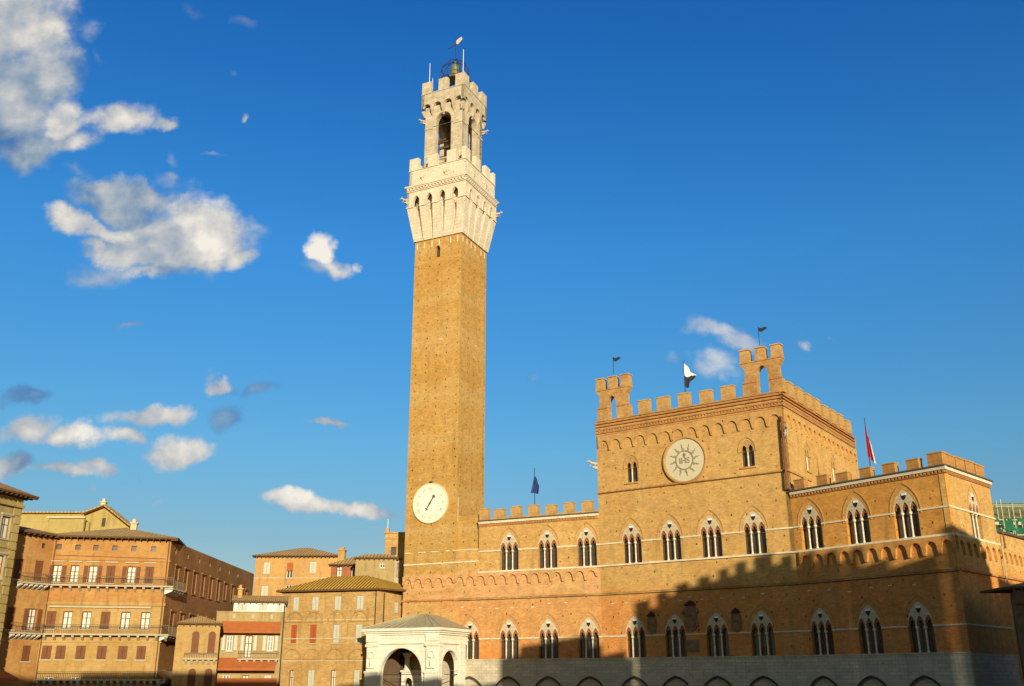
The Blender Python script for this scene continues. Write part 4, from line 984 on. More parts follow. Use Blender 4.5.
# ------------------------------------------------------------------ flags
def flag(u, y, fr, z0, z1, cloth, label, mats, z_off=0):
    a = fr[2]; x_ = fr[0] + u * math.cos(a) - y * math.sin(a); y_ = fr[1] + u * math.sin(a) + y * math.cos(a)
    t_ = thing('flag', label, 'flag', (x_, y_, z0), None)
    part('flagpole', MB().tube((0, 0, z0), (0, 0, z1), .05, .035), M['iron'], t_, (x_, y_, 0))
    mb = MB(); n = 12
    for top, bot, mi in cloth:
        for i in range(n):
            def pt(poly, t): 
                k = t * (len(poly) - 1); j = min(int(k), len(poly) - 2); f = k - j
                return (poly[j][0] + (poly[j + 1][0] - poly[j][0]) * f, .16 * math.sin(t * 11) * min(1, t * 2), poly[j][1] + (poly[j + 1][1] - poly[j][1]) * f)
            a_ = pt(top, i / n); b_ = pt(top, (i + 1) / n); c_ = pt(bot, (i + 1) / n); d_ = pt(bot, i / n)
            mb.add([d_, c_, b_, a_], [(0, 1, 2, 3)], mi)
    o = part('flag_cloth', mb, mats, t_, (x_, y_, 0))
    so_ = o.modifiers.new('thick', 'SOLIDIFY'); so_.thickness = .03
flag(10.15, 2.2, FB, zP + 1.0, 33.5, [([(0.05, 33.2), (.35, 32.9), (.75, 32.2), (1.25, 31.85)], [(.05, 31.75), (.45, 31.55), (.85, 31.85), (1.3, 31.7)], 0), ([(.05, 31.75), (.45, 31.55), (.85, 31.85), (1.3, 31.7)], [(.05, 30.5), (.35, 30.3), (.6, 31.1), (1.0, 31.35)], 1)],
     'white over black flag flying between the turrets of the town hall', [M['fwhite'], M['fblack']])
flag(9.2, 2.0, FA, zCorn, 23.4, [([(0, 22.6), (.3, 22.0), (.5, 21.2)], [(-.45, 20.4), (.0, 20.5), (.4, 20.3)], 0)], 'small dark blue flag drooping above the left wing battlements', [M['blue']])
flag(5.75, 5.2, FC, zCorn, 24.4, [([(-.05, 23.6), (.02, 23.0), (.12, 22.4)], [(-.12, 20.6), (.12, 20.3), (.38, 20.0)], 0), ([(.12, 22.4), (.2, 22.0), (.26, 21.6)], [(.38, 20.0), (.45, 19.8), (.5, 19.7)], 1)], 'red and white flag drooping above the right wing', [M['red'], M['fwhite']])

# ------------------------------------------------------------------ chapel at the tower foot
Q = TC - nT * 6.2 + dT * 1.55
FQ = (Q.x, Q.y, aT); LQ = 8.9
FQ0 = ((Q - dT * LQ).x, (Q - dT * LQ).y, aT)
chap = thing('chapel', 'white marble open chapel with round arches and lead roof at the tower foot', 'chapel', (Q.x - 4, Q.y + 2, GZ))
zE = 5.15
ac = LQ - 1.55 - 3.02 - 0.02
ac = 4.30
part('front_wall', MB().ext(rect(0, LQ, GZ, zE - .3), 0, .55, 0, [rarch(ac, 2.62, GZ + .02, .55, 18)]), M['marble'], chap, FQ0)
part('arch_moulding', MB().ext(rarch(ac, 2.98, .2, .55, 18), -.10, -.002, 0, [rarch(ac, 2.64, .21, .55, 18)]), M['marble'], chap, FQ0)
FQR = frame(Q, Q + nT)
part('side_wall', MB().ext(rect(.56, 6.1, GZ, zE - .3), 0, .4, 0, [rarch(2.45, 1.75, GZ + .02, 1.2, 14)]), M['marble'], chap, FQR)
part('arch_moulding', MB().ext(rarch(2.45, 2.0, .9, 1.2, 14), -.09, -.002, 0, [rarch(2.45, 1.77, .91, 1.2, 14)]), M['marble'], chap, FQR)
FQL = frame(Q - dT * LQ + nT * 6.1, Q - dT * LQ)
part('side_wall', MB().box(0, 5.19, 0, .8, GZ, zE - .3), M['marble'], chap, FQL)
part('shade_panel', MB().box(.3, 5.1, .81, .9, GZ, 3.6), M['p_dark'], chap, FQL)  # dark panel standing in for shade on the inner left wall
for x0 in (-.12, LQ - 1.45):
    pm = MB().box(x0, x0 + 1.55, -.38, -.002, GZ, .6).box(x0 + .1, x0 + 1.45, -.28, -.002, .82, 3.35).box(x0 - .05, x0 + 1.6, -.46, -.002, .602, .82).box(x0 - .05, x0 + 1.6, -.42, -.002, 3.36, 3.6).box(x0 - .02, x0 + 1.57, -.34, -.102, 3.87, 4.54)
    pm.box(x0 + .35, x0 + 1.2, -.5, -.282, 1.1, 1.3).ext(rarch(x0 + .78, .42, 2.2, 2.5, 8), -.42, -.282, 0, [rarch(x0 + .78, .3, 2.21, 2.5, 8)]).lathe([(.14, 1.31), (.2, 1.7), (.12, 2.0), (.13, 2.25)], (x0 + .78, -.36, 0), 8)
    part('pilaster', pm, M['marble'], chap, FQ0)
part('pilaster', MB().box(-.1, .6, -.14, -.002, GZ, 3.3).box(-.15, .7, -.2, -.002, 3.31, 3.6).box(4.6, 5.6, -.14, -.002, GZ, 3.3).box(4.5, 5.7, -.2, -.002, 3.31, 3.6), M['marble'], chap, FQR)
ent = MB()
def around(mb, e, z0, z1): mb.box(-e, LQ + e, -e, 6.1, z0, z1)
around(ent, .18, 3.62, 3.85); around(ent, .10, 3.852, 4.55); around(ent, .26, 4.552, 4.75); around(ent, .42, 4.752, 4.95); around(ent, .60, 4.952, zE + .12)
part('entablature', ent, M['marble'], chap, FQ0)
rf = MB(); e = .66; zz = zE + .125; ap = zE + 1.75
rf.add([(-e, -e, zz), (LQ + e, -e, zz), (LQ + e, 6.15, zz), (-e, 6.15, zz), (3.7, 3.6, ap), (5.3, 3.6, ap), (5.3, 6.15, ap), (3.7, 6.15, ap)],
       [(0, 1, 5, 4), (1, 2, 6, 5), (3, 0, 4, 7), (2, 3, 7, 6), (4, 5, 6, 7), (0, 3, 2, 1)])
for k in range(12): t_ = k / 11; rf.tube((-e + t_ * (LQ + 2 * e), -e + .02, zz + .02), (3.7 + 1.6 * t_, 3.58, ap + .02), .05, None, 4)
part('roof', rf, M['lead'], chap, FQ0)
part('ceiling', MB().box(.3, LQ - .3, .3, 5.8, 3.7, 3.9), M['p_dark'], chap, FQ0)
part('shade_block', MB().box(.9, 1.5, 5.2, 5.9, GZ, 3.6), M['dark'], chap, FQ0)  # dark block added to stand in for the shade inside the chapel
part('altar_screen', MB().ext(rect(1.7, 5.0, GZ, .75), 4.3, 4.7, 0, [rarch(2.6, .55, GZ + .02, -.4, 8)]).box(1.6, 5.1, 4.2, 4.8, .752, .95), M['marble'], chap, FQ0)
part('altar_column', MB().lathe([(.42, .96), (.45, 1.1), (.3, 1.2), (.27, 2.3), (.5, 2.6), (.55, 2.8)], (2.3, 4.5, 0), 12), M['marble'], chap, FQ0)
part('railing', MB().box(2.1, 7.2, -.05, .0, .45, .52).box(2.1, 7.2, -.05, .0, -.3, -.24), M['iron'], chap, FQ0)
part('railing', MB().box(1.3, 4.1, -.05, .0, .45, .52), M['iron'], chap, FQR)

# ------------------------------------------------------------------ houses
def house_window(parent, fr, u, z0, z1, wd, style, arch=False, trim='sillst', depth=.22, lintel=False):
    h = z1 - z0; hw = wd / 2
    if style == 'sq':
        o = part('window', MB().box(-hw, hw, depth, depth + .05, 0, h), M['pane'], parent, fr, (u, 0, z0)); return o
    shape = (lambda g, y0=0: rarch(0, hw - g, y0 + g, h - hw, 8)) if arch else (lambda g, y0=0: rect(-hw + g, hw - g, y0 + g, h - g))
    fm = MB().ext(shape(0.0), depth - .06, depth, 0, [shape(.08)])
    if style in ('open', 'dark', 'white') and not arch:
        fm.box(-.05, .05, depth - .05, depth - .005, .08, h - .08).box(-hw + .08, hw - .08, depth - .052, depth - .008, h * .62, h * .62 + .06)
    o = part('window', fm, M['shutter'] if style in ('open', 'white') else M['whitew'] if style == 'dark' else M['sillst'], parent, fr, (u, 0, z0))
    if style in ('shut', 'gshut', 'rshut'):
        sm = MB(); mt = {'shut': 'shutter', 'gshut': 'gshutter', 'rshut': 'rshutter'}[style]
        if arch: sm.ext(shape(.03), depth - .12, depth - .065)
        else:
            for s_ in (-1, 1):
                a_, b_ = (-hw + .02, -.015) if s_ < 0 else (.015, hw - .02)
                sm.box(a_, b_, depth - .13, depth - .09, .02, h - .02)
                n_ = max(3, int(h / .22))
                for i in range(n_): sm.box(a_ + .05, b_ - .05, depth - .165, depth - .132, .08 + i * (h - .16) / n_, .08 + i * (h - .16) / n_ + .10)
        part('shutter', sm, M[mt], o)
    else:
        part('pane', MB().ext(shape(.07), depth - .02, depth + .01), M['cloth'] if style in ('open', 'white') else M['pane'], o)
        if style == 'open':
            for s_ in (-1, 1):
                sm = MB(); x0, x1 = (hw + .06, hw + .06 + hw * .92) if s_ > 0 else (-hw - .06 - hw * .92, -hw - .06)
                sm.box(x0, x1, -.09, -.03, 0.02, h - .02)
                for i in range(8): sm.box(x0 + .05, x1 - .05, -.12, -.092, .1 + i * (h - .2) / 8, .1 + i * (h - .2) / 8 + .1)
                part('shutter', sm, M['shutter'], o)
    if trim:
        part('sill', MB().box(-hw - .12, hw + .12, -.12, -.003, -.12, -.01), M[trim], o)
        if lintel:
            part('lintel', MB().box(-hw - .2, hw + .2, -.16, -.003, h + .12, h + .28).box(-hw - .12, hw + .12, -.05, -.003, h + .01, h + .118).box(-hw - .12, -hw - .01, -.05, -.003, 0, h).box(hw + .01, hw + .12, -.05, -.003, 0, h), M[trim], o)
    return o
def facade(parent, fr, x0, x1, z0, z1, mat, wins, name='wall', th=.35, trim='sillst', lintel=False):
    holes = []
    for wn_ in wins:
        u, a, b_, wd, st = wn_[:5]; ar = len(wn_) > 5 and wn_[5]
        holes.append(rarch(u, wd / 2, a, b_ - wd / 2, 8) if ar else rect(u - wd / 2, u + wd / 2, a, b_))
    part(name, MB().ext(rect(x0, x1, z0, z1), 0, th, 0, holes), mat, parent, fr)
    for wn_ in wins:
        u, a, b_, wd, st = wn_[:5]; ar = len(wn_) > 5 and wn_[5]
        house_window(parent, fr, u, a, b_, wd, st, ar, trim, lintel=lintel and st not in ('sq',))
def body(parent, fr, x0, x1, y0, y1, z0, z1, mat):
    part('wall', MB().box(x0, x1, y0, y1, z0, z1), mat, parent, fr)
def hip(parent, fr, x0, x1, y0, y1, z, h, over, mat, gable=False, th=.16, name='roof'):
    a, b_, c, d = x0 - over, x1 + over, y0 - over, y1 + over
    W2, D2 = b_ - a, d - c; mb = MB()
    if W2 >= D2:
        k = 0 if gable else D2 / 2; r = [(a + k, (c + d) / 2, z + h), (b_ - k, (c + d) / 2, z + h)]
        top = [(0, 1, 5, 4), (1, 2, 5), (2, 3, 4, 5), (3, 0, 4)]
    else:
        k = 0 if gable else W2 / 2; r = [((a + b_) / 2, c + k, z + h), ((a + b_) / 2, d - k, z + h)]
        top = [(0, 1, 4), (1, 2, 5, 4), (2, 3, 5), (3, 0, 4, 5)]
    mb.add([(a, c, z), (b_, c, z), (b_, d, z), (a, d, z)] + r, top)
    o = part(name, mb, mat, parent, fr)
    em = MB().box(a + .02, b_ - .02, c + .02, d - .02, z - th, z - .003)
    n_ = int(W2 / .6)
    for i in range(n_): em.box(a + .1 + i * .6, a + .2 + i * .6, c + .06, y0 - .01, z - th - .14, z - th - .002)
    n_ = int(D2 / .6)
    for i in range(n_): em.box(x1 + .01, b_ - .06, c + .1 + i * .6, c + .2 + i * .6, z - th - .14, z - th - .002)
    part('eaves', em, M['wood'], o)
    return o
def chimney(roof, x, y, z0, z1, s=.35, mat='p_pale'):
    c = part('chimney', MB().box(x - s, x + s, y - s, y + s, z0, z1).box(x - s - .1, x + s + .1, y - s - .1, y + s + .1, z1 + .002, z1 + .14).box(x - s * .6, x + s * .6, y - s * .6, y + s * .6, z1 + .14, z1 + .5), M[mat], roof)
    return c
def balcony(parent, fr, x0, x1, z, proj=.9, brk=.9, rail=1.0, mat='whitew'):
    b_ = part('balcony', MB().box(x0, x1, -proj, -.003, z - .14, z), M['sillst'], parent, fr)
    rm = MB().box(x0 + .02, x1 - .02, -proj + .02, -proj + .07, z + rail - .05, z + rail)
    n_ = int((x1 - x0) / .16)
    for i in range(n_ + 1):
        x = x0 + .04 + i * (x1 - x0 - .1) / max(n_, 1); rm.box(x, x + .025, -proj + .03, -proj + .055, z, z + rail - .05)
    for xx in (x0 + .02, x1 - .07): rm.box(xx, xx + .05, -proj + .07, -.02, z + rail - .05, z + rail)
    part('railing', rm, M['rail'], b_)
    n_ = max(2, int(round((x1 - x0) / brk)))
    for i in range(n_):
        x = x0 + .25 + i * (x1 - x0 - .5) / (n_ - 1)
        part('bracket', MB().add([(x - .11, -proj + .08, z - .15), (x + .11, -proj + .08, z - .15), (x + .11, -.003, z - .15), (x - .11, -.003, z - .15), (x - .11, -proj + .15, z - .3), (x + .11, -proj + .15, z - .3), (x + .11, -.003, z - .62), (x - .11, -.003, z - .62)],
             [(0, 3, 2, 1)[::-1], (4, 5, 6, 7)[::-1], (0, 1, 5, 4)[::-1], (1, 2, 6, 5)[::-1], (2, 3, 7, 6)[::-1], (3, 0, 4, 7)[::-1]]), M[mat], b_)
    return b_
def course(parent, fr, x0, x1, z0, z1, proud, mat, name='string_course'):
    return part(name, MB().box(x0, x1, -proud, -.003, z0, z1), mat if not isinstance(mat, str) else M[mat], parent, fr)
def wframe(x, y, deg): return (x, y, R(deg))

# --- large orange corner palace (left)
p2 = thing('corner_palace', 'large orange and ochre palace with two long balconies and brown shutters', 'palace', (-34.5, 100, GZ))
F2 = wframe(-34.5, 100.0, 11); x2 = -11.06
wl = []
for u, st in ((-10.69, 0), (-8.92, 0), (-7.23, 0), (-5.44, 0), (-3.63, 0), (-1.75, 0)): wl.append((u + .1, 12.15, 12.65, .5, 'sq'))
for u, st in zip((-10.45, -8.82, -7.12, -5.45, -3.5, -1.79), ('open', 'white', 'open', 'shut', 'open', 'shut')): wl.append((u, 9.0, 10.65, .82, st))
for u, st in zip((-10.45, -8.97, -7.23, -5.48, -3.63, -1.76), ('shut', 'white', 'white', 'shut', 'white', 'white')): wl.append((u + .1, 4.6, 6.25, .86, st))
for u in (-10.45, -9.19, -7.38, -5.46, -3.54, -1.83): wl.append((u + .15, 1.8, 3.05, .86, 'shut'))
for u in (-9.8, -7.4, -5.0, -2.6): wl.append((u, -1.6, .2, .9, 'dark'))
facade(p2, F2, x2, 0, GZ, 7.2, M['p_ochre'], [q for q in wl if q[2] < 7], lintel=False)
facade(p2, F2, x2, 0, 7.21, 13.3, M['p_orange'], [q for q in wl if q[1] > 7], lintel=False)
for u, st in zip((-10.45, -8.82, -7.12, -5.45, -3.5, -1.79), range(6)): course(p2, F2, u - .62, u + .62, 10.95, 11.07, .14, 'sillst', 'lintel')
course(p2, F2, x2, 0.1, 11.15, 11.3, .1, 'p_orange'); course(p2, F2, x2, .1, 6.85, 7.15, .12, 'p_ochre'); course(p2, F2, x2 + .4, -1.2, 6.6, 6.75, .2, 'sillst', 'lintel')
course(p2, F2, x2, .1, 3.35, 3.5, .06, 'p_ochre')
balcony(p2, F2, x2 + .2, .75, 8.75, .75, .85, .85, 'p_pale'); balcony(p2, F2, x2 + .2, .75, 4.15, .75, .85, .85, 'p_pale'); balcony(p2, F2, x2 + .2, .5, .0, .8, .6, .7)
F2s = wframe(-34.5, 100.01, 90)
side = []
for k in range(6):
    u = 2.6 + k * 3.0; side.append((u, 8.7, 10.9, 1.15, 'shut')); side.append((u, 4.3, 6.4, 1.1, 'shut'))
for k in range(4): side.append((20.5 + k * 3.2, 9.0, 10.8, 1.1, 'shut'))
for k in range(7): side.append((1.6 + k * 4.0, 12.1, 12.6, .5, 'sq'))
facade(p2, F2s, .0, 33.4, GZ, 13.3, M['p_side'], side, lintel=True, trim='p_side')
balcony(p2, F2s, -.5, 8.5, 4.15, .9, .9, .85); balcony(p2, F2s, -.6, 3.2, 8.55, .9, .7, .85); balcony(p2, F2s, 0, 8, 0.0, .9, .9, .85)
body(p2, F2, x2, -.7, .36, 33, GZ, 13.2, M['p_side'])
for u in (x2 + .15, -.18): part('drainpipe', MB().tube((u, -.1, GZ), (u, -.1, 13.1), .055), M['pipe'], p2, F2)
part('cable', MB().tube((x2 + .3, -.06, 11.6), (-.3, -.06, 11.45), .02, None, 4), M['iron'], p2, F2)
rf2 = hip(p2, F2, x2 - .2, .0, 0, 33.5, 13.48, 1.75, .75, M['t_brown'])
chimney(rf2, -4.6, 4.6, 14.0, 15.5, .3)
# the part of it that comes forward on the left
L2 = Vector((-34.5 + x2 * math.cos(R(11)), 100 + x2 * math.sin(R(11)))); dc = Vector((.5, .866))
F2c = (L2.x - dc.x * 6, L2.y - dc.y * 6, R(60))
facade(p2, F2c, 0, 5.98, GZ, 13.3, M['p_orange'], [(4.75, 9.0, 10.9, .9, 'shut'), (2.6, 9.0, 10.9, .9, 'shut'), (4.8, 4.4, 6.4, .9, 'open'), (2.6, 4.4, 6.4, .9, 'shut'), (4.8, 1.6, 3.0, .85, 'shut'), (4.9, 12.1, 12.6, .45, 'sq')], lintel=False)
balcony(p2, F2c, 2.4, 5.6, 8.75, .9, .55, .85); balcony(p2, F2c, 2.4, 5.6, 4.15, .9, .55, .85)
body(p2, F2c, 0, 5.6, .36, 9, GZ, 13.2, M['p_side'])
hip(p2, F2c, -.3, 6.0, 0, 9, 13.5, 1.0, .75, M['t_red'])

# --- yellow gabled side of the nearest palace, at the left edge
p0 = thing('yellow_palace', 'pale yellow palace cut by the left edge of the photo, with wide dark eaves', 'palace', (-46.2, 92, GZ))
F0 = (-46.24 - .2588 * 22, 92 - .9659 * 22, R(75))
w0_ = []
for k in range(6):
    u = 20.35 - k * 3.4
    for a_, b_ in ((12.2, 14.2), (8.6, 10.7), (4.6, 6.8), (.8, 3.0)): w0_.append((u, a_, b_, 1.1, 'white' if k % 2 == 0 else 'gshut'))
facade(p0, F0, 0, 22, GZ, 16.1, M['p_tan'], w0_, lintel=True)
qn = MB()
for k in range(27): qn.box(21.3 - (.25 if k % 2 else 0), 22.04, -.08, -.003, GZ + k * .8, GZ + k * .8 + .7)
part('quoins', qn, M['p_yellow'], p0, F0)
course(p0, F0, 0, 22.1, 15.2, 15.5, .3, 'p_yellow', 'cornice'); course(p0, F0, 0, 22.1, 5.0 - .6, 4.45, .15, 'sillst'); course(p0, F0, 0, 22.05, 11.4, 11.6, .12, 'p_yellow')
body(p0, F0, 0, 22, .36, 14, GZ, 16.0, M['p_tan'])
hip(p0, F0, 0, 22, 0, 14, 16.4, 3.4, 1.0, M['t_red'])
awn = part('awning', MB().add([(14, -.02, 1.1), (22, -.02, 1.1), (22, -2.6, .1), (14, -2.6, .1), (14, -2.6, -.2), (22, -2.6, -.2), (14, -.02, 1.04), (22, -.02, 1.04), (22, -2.55, .04), (14, -2.55, .04)], [(0, 1, 2, 3), (3, 2, 5, 4), (6, 9, 8, 7)]), M['awning'], p0, F0)

# --- yellow gabled building behind
p1 = thing('gabled_building', 'pale yellow gabled building rising behind the corner palace', 'building', (-50, 116, GZ))
F1 = wframe(-56, 116, 0)
facade(p1, F1, -2.6, 6.0, GZ, 17.6, M['p_yellow'], [(2.2, 15.2, 16.2, .5, 'dark')])
facade(p1, (F1[0], F1[1] - 1.0, 0), 1.6, 5.8, GZ, 18.1, M['p_yellow'], [])
part('cornice', MB().box(1.4, 6.0, -1.25, -1.005, 17.85, 18.05), M['p_pale'], p1, F1)
body(p1, F1, -2.6, 6, .4, 4, GZ, 17.5, M['p_yellow'])
part('gable_wall', MB().ext([(5.2, GZ), (10.8, GZ), (10.8, 17.0), (7.5, 19.35), (5.2, 18.4)], 0.5, 1.0, 0, [rect(7.25, 7.7, 17.1, 18.1)]), M['p_yellow'], p1, F1)
part('window', MB().box(7.25, 7.7, .7, .75, 17.1, 18.1), M['pane'], p1, F1)
rm = MB()
for a_, b_ in (((5.0, 18.5), (7.5, 19.5)), ((7.5, 19.5), (11.0, 17.0))):
    rm.add([(a_[0], -.3, a_[1]), (b_[0], -.3, b_[1]), (b_[0], 2, b_[1]), (a_[0], 2, a_[1]), (a_[0], -.3, a_[1] + .16), (b_[0], -.3, b_[1] + .16), (b_[0], 2, b_[1] + .16), (a_[0], 2, a_[1] + .16)], [(0, 3, 2, 1), (4, 5, 6, 7), (0, 1, 5, 4), (1, 2, 6, 5), (2, 3, 7, 6), (3, 0, 4, 7)])
rr = part('roof', rm, M['t_brown'], p1, F1)
chimney(rr, 7.0, 1.0, 18.8, 20.0, .28)
part('roof', MB().box(-2.9, 5.4, -.4, 4, 18.6, 18.76), M['t_brown'], p1, F1)
part('wall', MB().box(-2.6, 5.2, .0, 4, 17.61, 18.59), M['p_yellow'], p1, F1)

# --- low house with arched shutters
p3 = thing('low_house', 'low ochre house with arched brown shutters between the corner palace and the awnings', 'house', (-32.06, 100, GZ))
k3 = .94
F3 = wframe(-33.0, 100.0, 16.5)
w3 = []
for u in (1.85, 3.4): w3 += [(u, 2.55 * k3, 4.75 * k3, .76, 'shut', True), (u, -1.1, 1.05 * k3, .76, 'shut', True)]
facade(p3, F3, 0, 4.1, GZ, 5.1, M['p_ochre'], w3)
body(p3, F3, 0, 4.05, .36, 9, GZ, 5.0, M['p_side'])
balcony(p3, F3, .9, 4.05, 1.95, .5, .5, .5, 'sillst')
hip(p3, F3, .2, 4.0, 0, 9, 5.28, .8, .35, M['t_brown'], gable=False)

# --- house with awnings
p4 = thing('awning_house', 'narrow house with a white attic loggia and balcony between low house and brick house', 'house', (-31, 118, GZ))
F4 = wframe(-30.7, 105, 13); U4 = .96
def k4(*q): return tuple(v * (U4 if i in (0, 3) else 1) for i, v in enumerate(q))
body(p4, F4, .05, 6.9, .36, 9, GZ, 6.1, M['p_tan'])
w4 = []
for u, a_, b_, wd_, st in ((1.62, 2.75, 4.3, .62, 'dark'), (3.6, 2.1, 4.3, .75, 'white'), (5.9, 2.75, 4.3, .62, 'dark'), (1.6, -.9, .4, .7, 'dark'), (3.6, -.9, .4, .7, 'white'), (5.9, -.9, .4, .7, 'gshut')):
    w4.append((*k4(u, a_, b_, wd_), st))
facade(p4, F4, .02, 6.95, GZ, 5.7, M['p_tan'], w4)
for u in (.98, 2.26, 2.95, 4.3, 5.26, 6.54): part('shutter', MB().box(u * U4 - .15, u * U4 + .15, -.09, -.03, 2.8, 4.28), M['gshutter'], p4, F4)
part('parapet', MB().box(.02, 6.95, -.02, .3, 5.71, 6.6).box(-.02, 6.99, -.08, .34, 6.602, 6.7), M['p_tan'], p4, F4)
for u in (1.8, 3.7, 5.6): part('bracket', MB().box(u - .12, u + .12, -.14, -.021, 5.95, 6.4), M['sillst'], p4, F4)
a4 = R(13); F4u = (F4[0] - math.sin(a4) * 1.0, F4[1] + math.cos(a4) * 1.0, a4)
facade(p4, F4u, 1.6, 6.95, 6.3, 7.72, M['whitew'], [(2.5, 6.85, 7.55, 1.0, 'gshut'), (4.6, 6.85, 7.55, .85, 'gshut'), (6.3, 6.85, 7.55, .6, 'gshut')], trim=None)
r4 = hip(p4, F4, 1.7, 6.85, 1.0, 6, 7.85, .75, .35, M['t_brown'], gable=True)
chimney(r4, 2.1, 2.4, 7.8, 9.1, .22, 'p_brick')
balcony(p4, F4, 2.5, 6.6, 2.0, .8, .7, .7, 'sillst')
part('drainpipe', MB().tube((6.85, -.1, GZ), (6.85, -.1, 7.6), .06), M['iron'], p4, F4)
def awning(u0, u1, zt, zb, proj, label, z_fr=F4):
    u0 *= U4; u1 *= U4; a_ = z_fr[2]
    t_ = thing('awning', label, 'awning', (z_fr[0] + math.cos(a_) * (u0 + u1) / 2, z_fr[1] + math.sin(a_) * (u0 + u1) / 2, zt), 'awnings of the narrow house')
    th = .03; dr = .22
    part('cloth', MB().add([(u0, -.04, zt), (u1, -.04, zt), (u1, -proj, zb), (u0, -proj, zb), (u0, -.04, zt - th), (u1, -.04, zt - th), (u1, -proj, zb - th), (u0, -proj, zb - th)], [(0, 3, 2, 1)[::-1], (4, 7, 6, 5), (0, 1, 5, 4), (1, 2, 6, 5), (3, 0, 4, 7)])
         .box(u0, u1, -proj - .02, -proj, zb - dr, zb), M['awning'], t_, z_fr)
    part('awning_arm', MB().tube((u0 + .08, -.04, zb - .4), (u0 + .08, -proj + .02, zb - .05), .03, None, 6), M['iron'], t_, z_fr)
    part('awning_arm', MB().tube((u1 - .08, -.04, zb - .4), (u1 - .08, -proj + .02, zb - .05), .03, None, 6), M['iron'], t_, z_fr)
awning(.6, 6.9, 5.68, 4.72, .8, 'rust red awning, topmost of the three on the narrow house')
awning(-.1, 6.6, 2.1, 1.05, 1.3, 'rust red awning, middle one of the three on the narrow house')
awning(.0, 6.9, .1, -.8, 1.3, 'rust red awning, lowest of the three on the narrow house')

# --- tan brick house in front with lichen roof
p6 = thing('brick_house', 'tan brick house with blind arches, small shutters and a broad lichen-green roof beside the chapel', 'house', (-20, 117, GZ))
F6 = wframe(-15.47, 116, -16)
w6 = [(-10.45, 7.65, 9.2, .75, 'gshut'), (-7.95, 7.65, 9.2, .85, 'gshut'), (-5.05, 7.65, 9.2, .85, 'gshut'), (-2.22, 7.65, 9.2, .9, 'shut' if 0 else 'gshut'),
      (-10.45, 3.95, 6.0, .75, 'rshut'), (-7.97, 3.95, 6.0, .8, 'rshut'), (-5.04, 3.95, 6.0, .8, 'gshut'), (-2.22, 3.95, 6.0, .8, 'gshut'),
      (-10.4, -1.2, 1.0, .5, 'white'), (-7.89, -1.2, 1.0, .8, 'gshut'), (-5.1, -1.2, 1.0, .6, 'white'), (-2.2, -1.2, 1.0, .7, 'gshut')]
facade(p6, F6, -12.35, 0, GZ, 9.7, M['p_brick'], w6)
body(p6, F6, -12.3, -.4, .36, 6, GZ, 9.6, M['p_brick'])
F6s = wframe(-15.47 + .02, 116, 54)
facade(p6, F6s, .01, 8, GZ, 9.7, M['p_brick'], [(3.2, 7.4, 8.6, .7, 'gshut'), (3.2, 3.6, 5.2, .7, 'shut')])
for zz in (6.45, 4.4, 1.95): course(p6, F6, -12.35, .05, zz, zz + .10, .06, 'p_pale')
for u in (-7.95, -5.05, -2.2, -10.45):
    for zt in (7.45, 3.3):
        part('blind_arch', MB().ext(rarch(u, 1.15, zt - 1.15, zt - 1.0, 12), -.12, -.003, 0, [rarch(u, .96, zt - 1.149, zt - 1.0, 12)]), M['p_ochre'], p6, F6)
# roof: wide hip following the two walls
rm = MB(); zE6 = 9.95
E6 = [(-12.9, -.6, zE6), (.25, -.6, zE6), (4.2, 5.2, zE6), (4.2, 7, zE6), (-12.9, 7, zE6), (-8.0, 3.2, zE6 + 1.75), (-3.0, 3.2, zE6 + 1.85)]
rm.add(E6, [(0, 1, 6, 5), (1, 2, 6), (2, 3, 6), (3, 4, 5, 6), (4, 0, 5)])
r6 = part('roof', rm, M['t_green'], p6, F6)
part('eaves', MB().prism([(-12.88, -.58), (.23, -.58), (4.18, 5.2), (4.18, 6.98), (-12.88, 6.98)], zE6 - .2, zE6 - .004), M['wood'], r6)
part('drainpipe', MB().tube((-.2, -.12, GZ), (-.2, -.12, 9.6), .06), M['iron'], p6, F6)
part('drainpipe', MB().tube((.9, -.12, GZ), (.9, -.12, 9.5), .06), M['iron'], p6, F6s)

# --- peach house behind
p5 = thing('peach_house', 'tall plain peach house with grey shutters rising behind the awnings', 'house', (-30, 140, GZ))
F5 = wframe(-36.12, 140, 0)
facade(p5, F5, 0, 11.6, GZ, 16.3, M['p_peach'], [(1.6, 14.0, 15.6, .95, 'gshut'), (4.9, 13.4, 15.5, .85, 'dark'), (8.1, 14.1, 15.7, .95, 'gshut'), (1.55, 10.4, 12.4, .95, 'gshut'), (4.9, 11.2, 12.5, .85, 'dark'), (8.1, 10.6, 12.4, .95, 'gshut')])
part('blind', MB().box(4.48, 5.32, -.06, .1, 14.4, 15.5), M['awning'], p5, F5)
course(p5, F5, 0, 11.6, 13.35, 13.45, .05, 'p_pale')
body(p5, F5, 0, 11.6, .36, 10, GZ, 16.2, M['p_peach'])
r5 = hip(p5, F5, 0, 11.6, 0, 10, 16.5, 1.7, .5, M['t_brown'])
